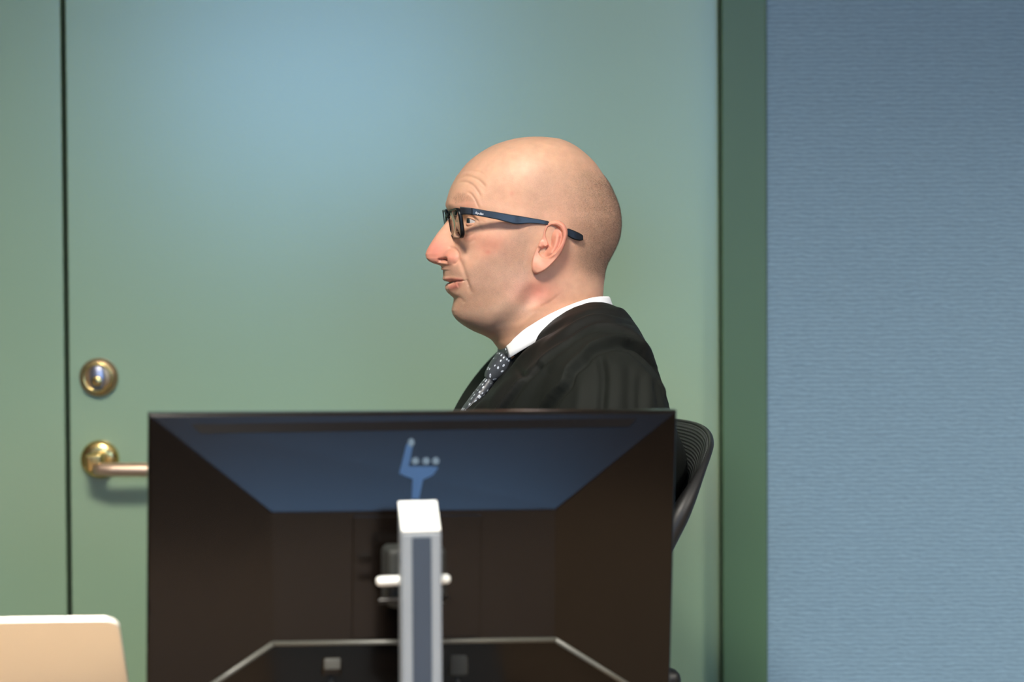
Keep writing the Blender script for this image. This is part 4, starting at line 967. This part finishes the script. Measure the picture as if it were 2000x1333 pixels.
def tie_part(name, st, n=28, uvs=(1, 1), off=0):
    """stations: face-axis pixel u, v, half width in px, thickness in px"""
    A = np.array(st, float); qi = np.linspace(0, len(A) - 1, 40); A = np.stack([catmull(A[:, j], qi) for j in range(4)], 1)
    Vt = []; uv = []
    tdir = np.gradient(A[:, :2], axis=0); tdir /= np.linalg.norm(tdir, axis=1, keepdims=True)
    s_ = np.r_[0, np.cumsum(np.linalg.norm(np.diff(A[:, :2], axis=0), axis=1))]
    for i, (u_, v_, hw_, tk) in enumerate(A):
        nx, ny = tdir[i][1], -tdir[i][0]            # outward (towards the left)
        if nx > 0: nx, ny = -nx, -ny
        for k in range(n):
            t = 2 * math.pi * k / n; la_ = hw_ * math.copysign(abs(math.sin(t)) ** .7, math.sin(t)); o_ = tk * math.copysign(abs(math.cos(t)) ** .8, math.cos(t))
            Vt.append(L2W(u_ + nx * o_, v_ + ny * o_, la_)); uv.append((math.asin(max(-1, min(1, math.sin(t)))) / (math.pi / 2) * (hw_ + tk * .6) / 10.5 + off, s_[i] / 11.5, off))
    Ft = grid_faces(40, n).tolist() + [list(range(n)), [39 * n + k for k in range(n)][::-1]]
    me = np_mesh(name, np.array(Vt), Ft); a_ = me.attributes.new('tie_uv', 'FLOAT_VECTOR', 'POINT'); a_.data.foreach_set('vector', np.array(uv, np.float32).ravel())
    return link(name, me, M_tie)
tie = per(tie_part('necktie', [(998, 679, 36, 12), (989, 697, 36, 19), (974, 717, 32, 19), (960, 733, 25, 15), (954, 741, 19, 10)])); tie['label'] = 'grey tie with white paisley drops'
o = tie_part('tie_blade', [(960, 736, 16, 9), (950, 750, 21, 10), (935, 769, 26, 10), (911, 795, 28, 6), (890, 825, 30, 6)], off=3.3); per(o)
tb = smooth_poly([(974, 678), (980, 684), (990, 690), (1000, 692)], 12)
# tie loop showing under the collar
lp = [L2W(981 + 26 * (1 - math.cos(t)) , 688 + 4 * (1 - math.cos(t)) - 12 * abs(math.sin(t)), 66 * math.sin(t)) for t in np.linspace(-1.1, 1.1, 30)]
Vt, Ft = tube_VF(np.array(lp), .0085, 12, flat=(.5, 1)); me = np_mesh('tie_loop', Vt, Ft); a_ = me.attributes.new('tie_uv', 'FLOAT_VECTOR', 'POINT'); a_.data.foreach_set('vector', np.array([(i // 12 * .35, i % 12 * .3, 7) for i in range(len(Vt))], np.float32).ravel()); per(link('tie_loop', me, M_tie))

# shoes
M_shoe = noise_mat('black_shoe_leather', (.01, .01, .01), .3)
for sg in (1, -1):
    an = W2M(M2W(-.42, sg * .15, .0)); q = [M2W(an[0] + .07, sg * .15, .055), M2W(an[0] + .04, sg * .15, .055), M2W(an[0] - .05, sg * .155, .05), M2W(an[0] - .14, sg * .16, .038), M2W(an[0] - .19, sg * .16, .03)]
    rr_ = smooth_poly(np.array([[.030, 0], [.048, 0], [.05, 0], [.038, 0], [.018, 0]]), 24)[:, 0]
    per(tube('shoe', smooth_poly(np.array(q), 24), rr_, M_shoe, None, 18, flat=(.9, .98)))
    per(tube('trouser_cuff', [M2W(an[0] + .02, sg * .15, .05), M2W(an[0] + .01, sg * .15, .26)], [.055, .065], M_shoe, None, 18))

# ------------------------------------------------------------------ office chair
BETA = math.radians(20)
fdir = np.array([-math.cos(BETA), -math.sin(BETA), 0]); ldir = np.array([-math.sin(BETA), math.cos(BETA), 0])     # forward, and from the near to the far side
ch = empty('office_chair'); tag(ch, 'black office chair with mesh backrest behind the robed man', 'chair')
near_top = P(1370, 915, 2.75)
BW = .46
seatc = None
def back_pt(a, t):
    """a in [-1 near, 1 far], t in [0 bottom, 1 top]: a reclined, hollow backrest"""
    wv_ = BW / 2 * (1 - .10 * (1 - t) ** 2)
    low = near_top - fdir * 0 + np.array([0, 0, -.46])
    rec = .175 * t ** 1.0 + .03 * math.sin(t * math.pi) * -1            # how far the back leans away
    hollow = .075 * (1 - abs(a) ** 2.2)
    mid = near_top + ldir * BW / 2
    p = mid + ldir * a * wv_ - fdir * (rec - .175 + hollow) 
    z = near_top[2] - .46 + .46 * t + .036 * (1 - abs(a) ** 2.5) * t ** 3
    return np.array([p[0], p[1], z])
def rsq(a, t):                                                         # round the corners of the square domain
    x, y = a, 2 * t - 1; r_ = .30
    mx_, my_ = max(abs(x) - (1 - r_), 0), max(abs(y) - (1 - r_ * .8), 0)
    d = math.hypot(mx_ / r_, my_ / (r_ * .8))
    if mx_ > 0 and my_ > 0:
        m_ = max(mx_ / r_, my_ / (r_ * .8)); k_ = m_ / d
        x = math.copysign((1 - r_) + mx_ * k_, x); y = math.copysign((1 - r_ * .8) + my_ * k_, y)
    return x, (y + 1) / 2
na, nt_ = 81, 81
BG = np.array([[back_pt(*rsq(a, t)) for a in np.linspace(-1, 1, na)] for t in np.linspace(0, 1, nt_)])
M_mesh, nt, b = new_mat('chair_mesh_net'); setp(b, rough=.5, spec=.6)
ua = N(nt, 'ShaderNodeAttribute', attribute_name='weave'); sx = N(nt, 'ShaderNodeSeparateXYZ'); nt.links.new(ua.outputs['Vector'], sx.inputs[0])
def sinw(out, k):
    a_ = N(nt, 'ShaderNodeMath', operation='MULTIPLY'); a_.inputs[1].default_value = k; nt.links.new(out, a_.inputs[0]); s_ = N(nt, 'ShaderNodeMath', operation='SINE'); nt.links.new(a_.outputs[0], s_.inputs[0])
    c_ = N(nt, 'ShaderNodeMapRange'); c_.inputs['From Min'].default_value = -1; nt.links.new(s_.outputs[0], c_.inputs['Value']); return c_
sA_, sB_ = sinw(sx.outputs['X'], 2 * math.pi / .0042), sinw(sx.outputs['Y'], 2 * math.pi / .0030)
pr = N(nt, 'ShaderNodeMath', operation='MULTIPLY'); nt.links.new(sA_.outputs[0], pr.inputs[0]); nt.links.new(sB_.outputs[0], pr.inputs[1])
cr = N(nt, 'ShaderNodeValToRGB'); cr.color_ramp.elements[0].position = .25; cr.color_ramp.elements[0].color = (.004, .005, .005, 1); cr.color_ramp.elements[1].position = .8; cr.color_ramp.elements[1].color = (.07, .078, .08, 1)
nt.links.new(pr.outputs[0], cr.inputs['Fac']); nt.links.new(cr.outputs['Color'], b.inputs['Base Color'])
bp = N(nt, 'ShaderNodeBump'); bp.inputs['Strength'].default_value = .8; bp.inputs['Distance'].default_value = .002; nt.links.new(pr.outputs[0], bp.inputs['Height']); nt.links.new(bp.outputs['Normal'], b.inputs['Normal'])
me = np_mesh('mesh_panel', BG.reshape(-1, 3), grid_faces(nt_, na, wrap=False)); 
uvw = np.array([[(a * BW / 2, t * .46 + .02 * a * a * 0, 0) for a in np.linspace(-1, 1, na)] for t in np.linspace(0, 1, nt_)], np.float32)
a_ = me.attributes.new('weave', 'FLOAT_VECTOR', 'POINT'); a_.data.foreach_set('vector', uvw.ravel())
mp_ = link('mesh_panel', me, M_mesh, ch); sd = mp_.modifiers.new('t', 'SOLIDIFY'); sd.thickness = .003; sd.offset = 0
ring = np.vstack([BG[0, :], BG[1:, -1], BG[-1, ::-1][1:], BG[::-1, 0][1:-1]])
ringc = np.vstack([ring, ring[:2]])
tz = ss(near_top[2] - .06, near_top[2] + .012, ringc[:, 2]); Vt, Ft = tube_VF(ringc, .0120 - .0085 * tz, 14, cap=False, flat=(1, 1))
Vt += np.tile((-fdir * .003), (len(Vt), 1))
link('back_frame', np_mesh('back_frame', Vt, Ft), M_chair, ch)
spine = [back_pt(0, .55) - fdir * .03, back_pt(0, .25) - fdir * .05, back_pt(0, 0) - fdir * .03 + [0, 0, -.06]]
bcen = back_pt(0, 0)
sz = .46
sc0 = np.array([bcen[0], bcen[1], 0]) + fdir * .27
spine += [np.array([sc0[0], sc0[1], sz - .10]) - fdir * .2, np.array([sc0[0], sc0[1], sz - .10])]
tube('spine', smooth_poly(np.array(spine), 24), .022, M_chair, ch, 14)
MS = Matrix(((fdir[0], ldir[0], 0, sc0[0]), (fdir[1], ldir[1], 0, sc0[1]), (0, 0, 1, 0), (0, 0, 0, 1)))
box('seat', -.24, .25, -.25, .25, sz - .08, sz, M_chairfab, ch, bevel=.03, seg=4, M=MS)
tube('gas_column', [np.array(MS @ Vector((0, 0, sz - .08))), np.array(MS @ Vector((0, 0, .22))), np.array(MS @ Vector((0, 0, .08)))], [.022, .028, .03], M_chrome, ch, 18)
for s in (-1, 1):
    arm = tube('armrest', smooth_poly(np.array([np.array(MS @ Vector(p)) for p in ((-.05, s * .27, sz - .05), (-.06, s * .31, sz + .10), (-.06, s * .31, sz + .26))]), 14), .017, M_chair, ch, 12)
    pd = box('arm_pad', -.297, .02, s * .31 - .035, s * .31 + .035, sz + .26, sz + .310, M_chair, ch, bevel=.012, seg=3, M=MS)
for k in range(5):
    t = 2 * math.pi * k / 5 + .4; d = Vector((math.cos(t), math.sin(t), 0)); 
    lg_ = tube('base_leg', [np.array(MS @ (d * .02 + Vector((0, 0, .10)))), np.array(MS @ (d * .17 + Vector((0, 0, .088)))), np.array(MS @ (d * .30 + Vector((0, 0, .075))))], [.026, .020, .015], M_chair, ch, 12)
    c_ = MS @ (d * .29 + Vector((0, 0, .03))); ax = MS.to_3x3() @ Vector((-d.y, d.x, 0))
    tube('castor', [np.array(c_ - ax * .022), np.array(c_ - ax * .018), np.array(c_ + ax * .018), np.array(c_ + ax * .022)], [.022, .03, .03, .022], M_black, lg_, 18)
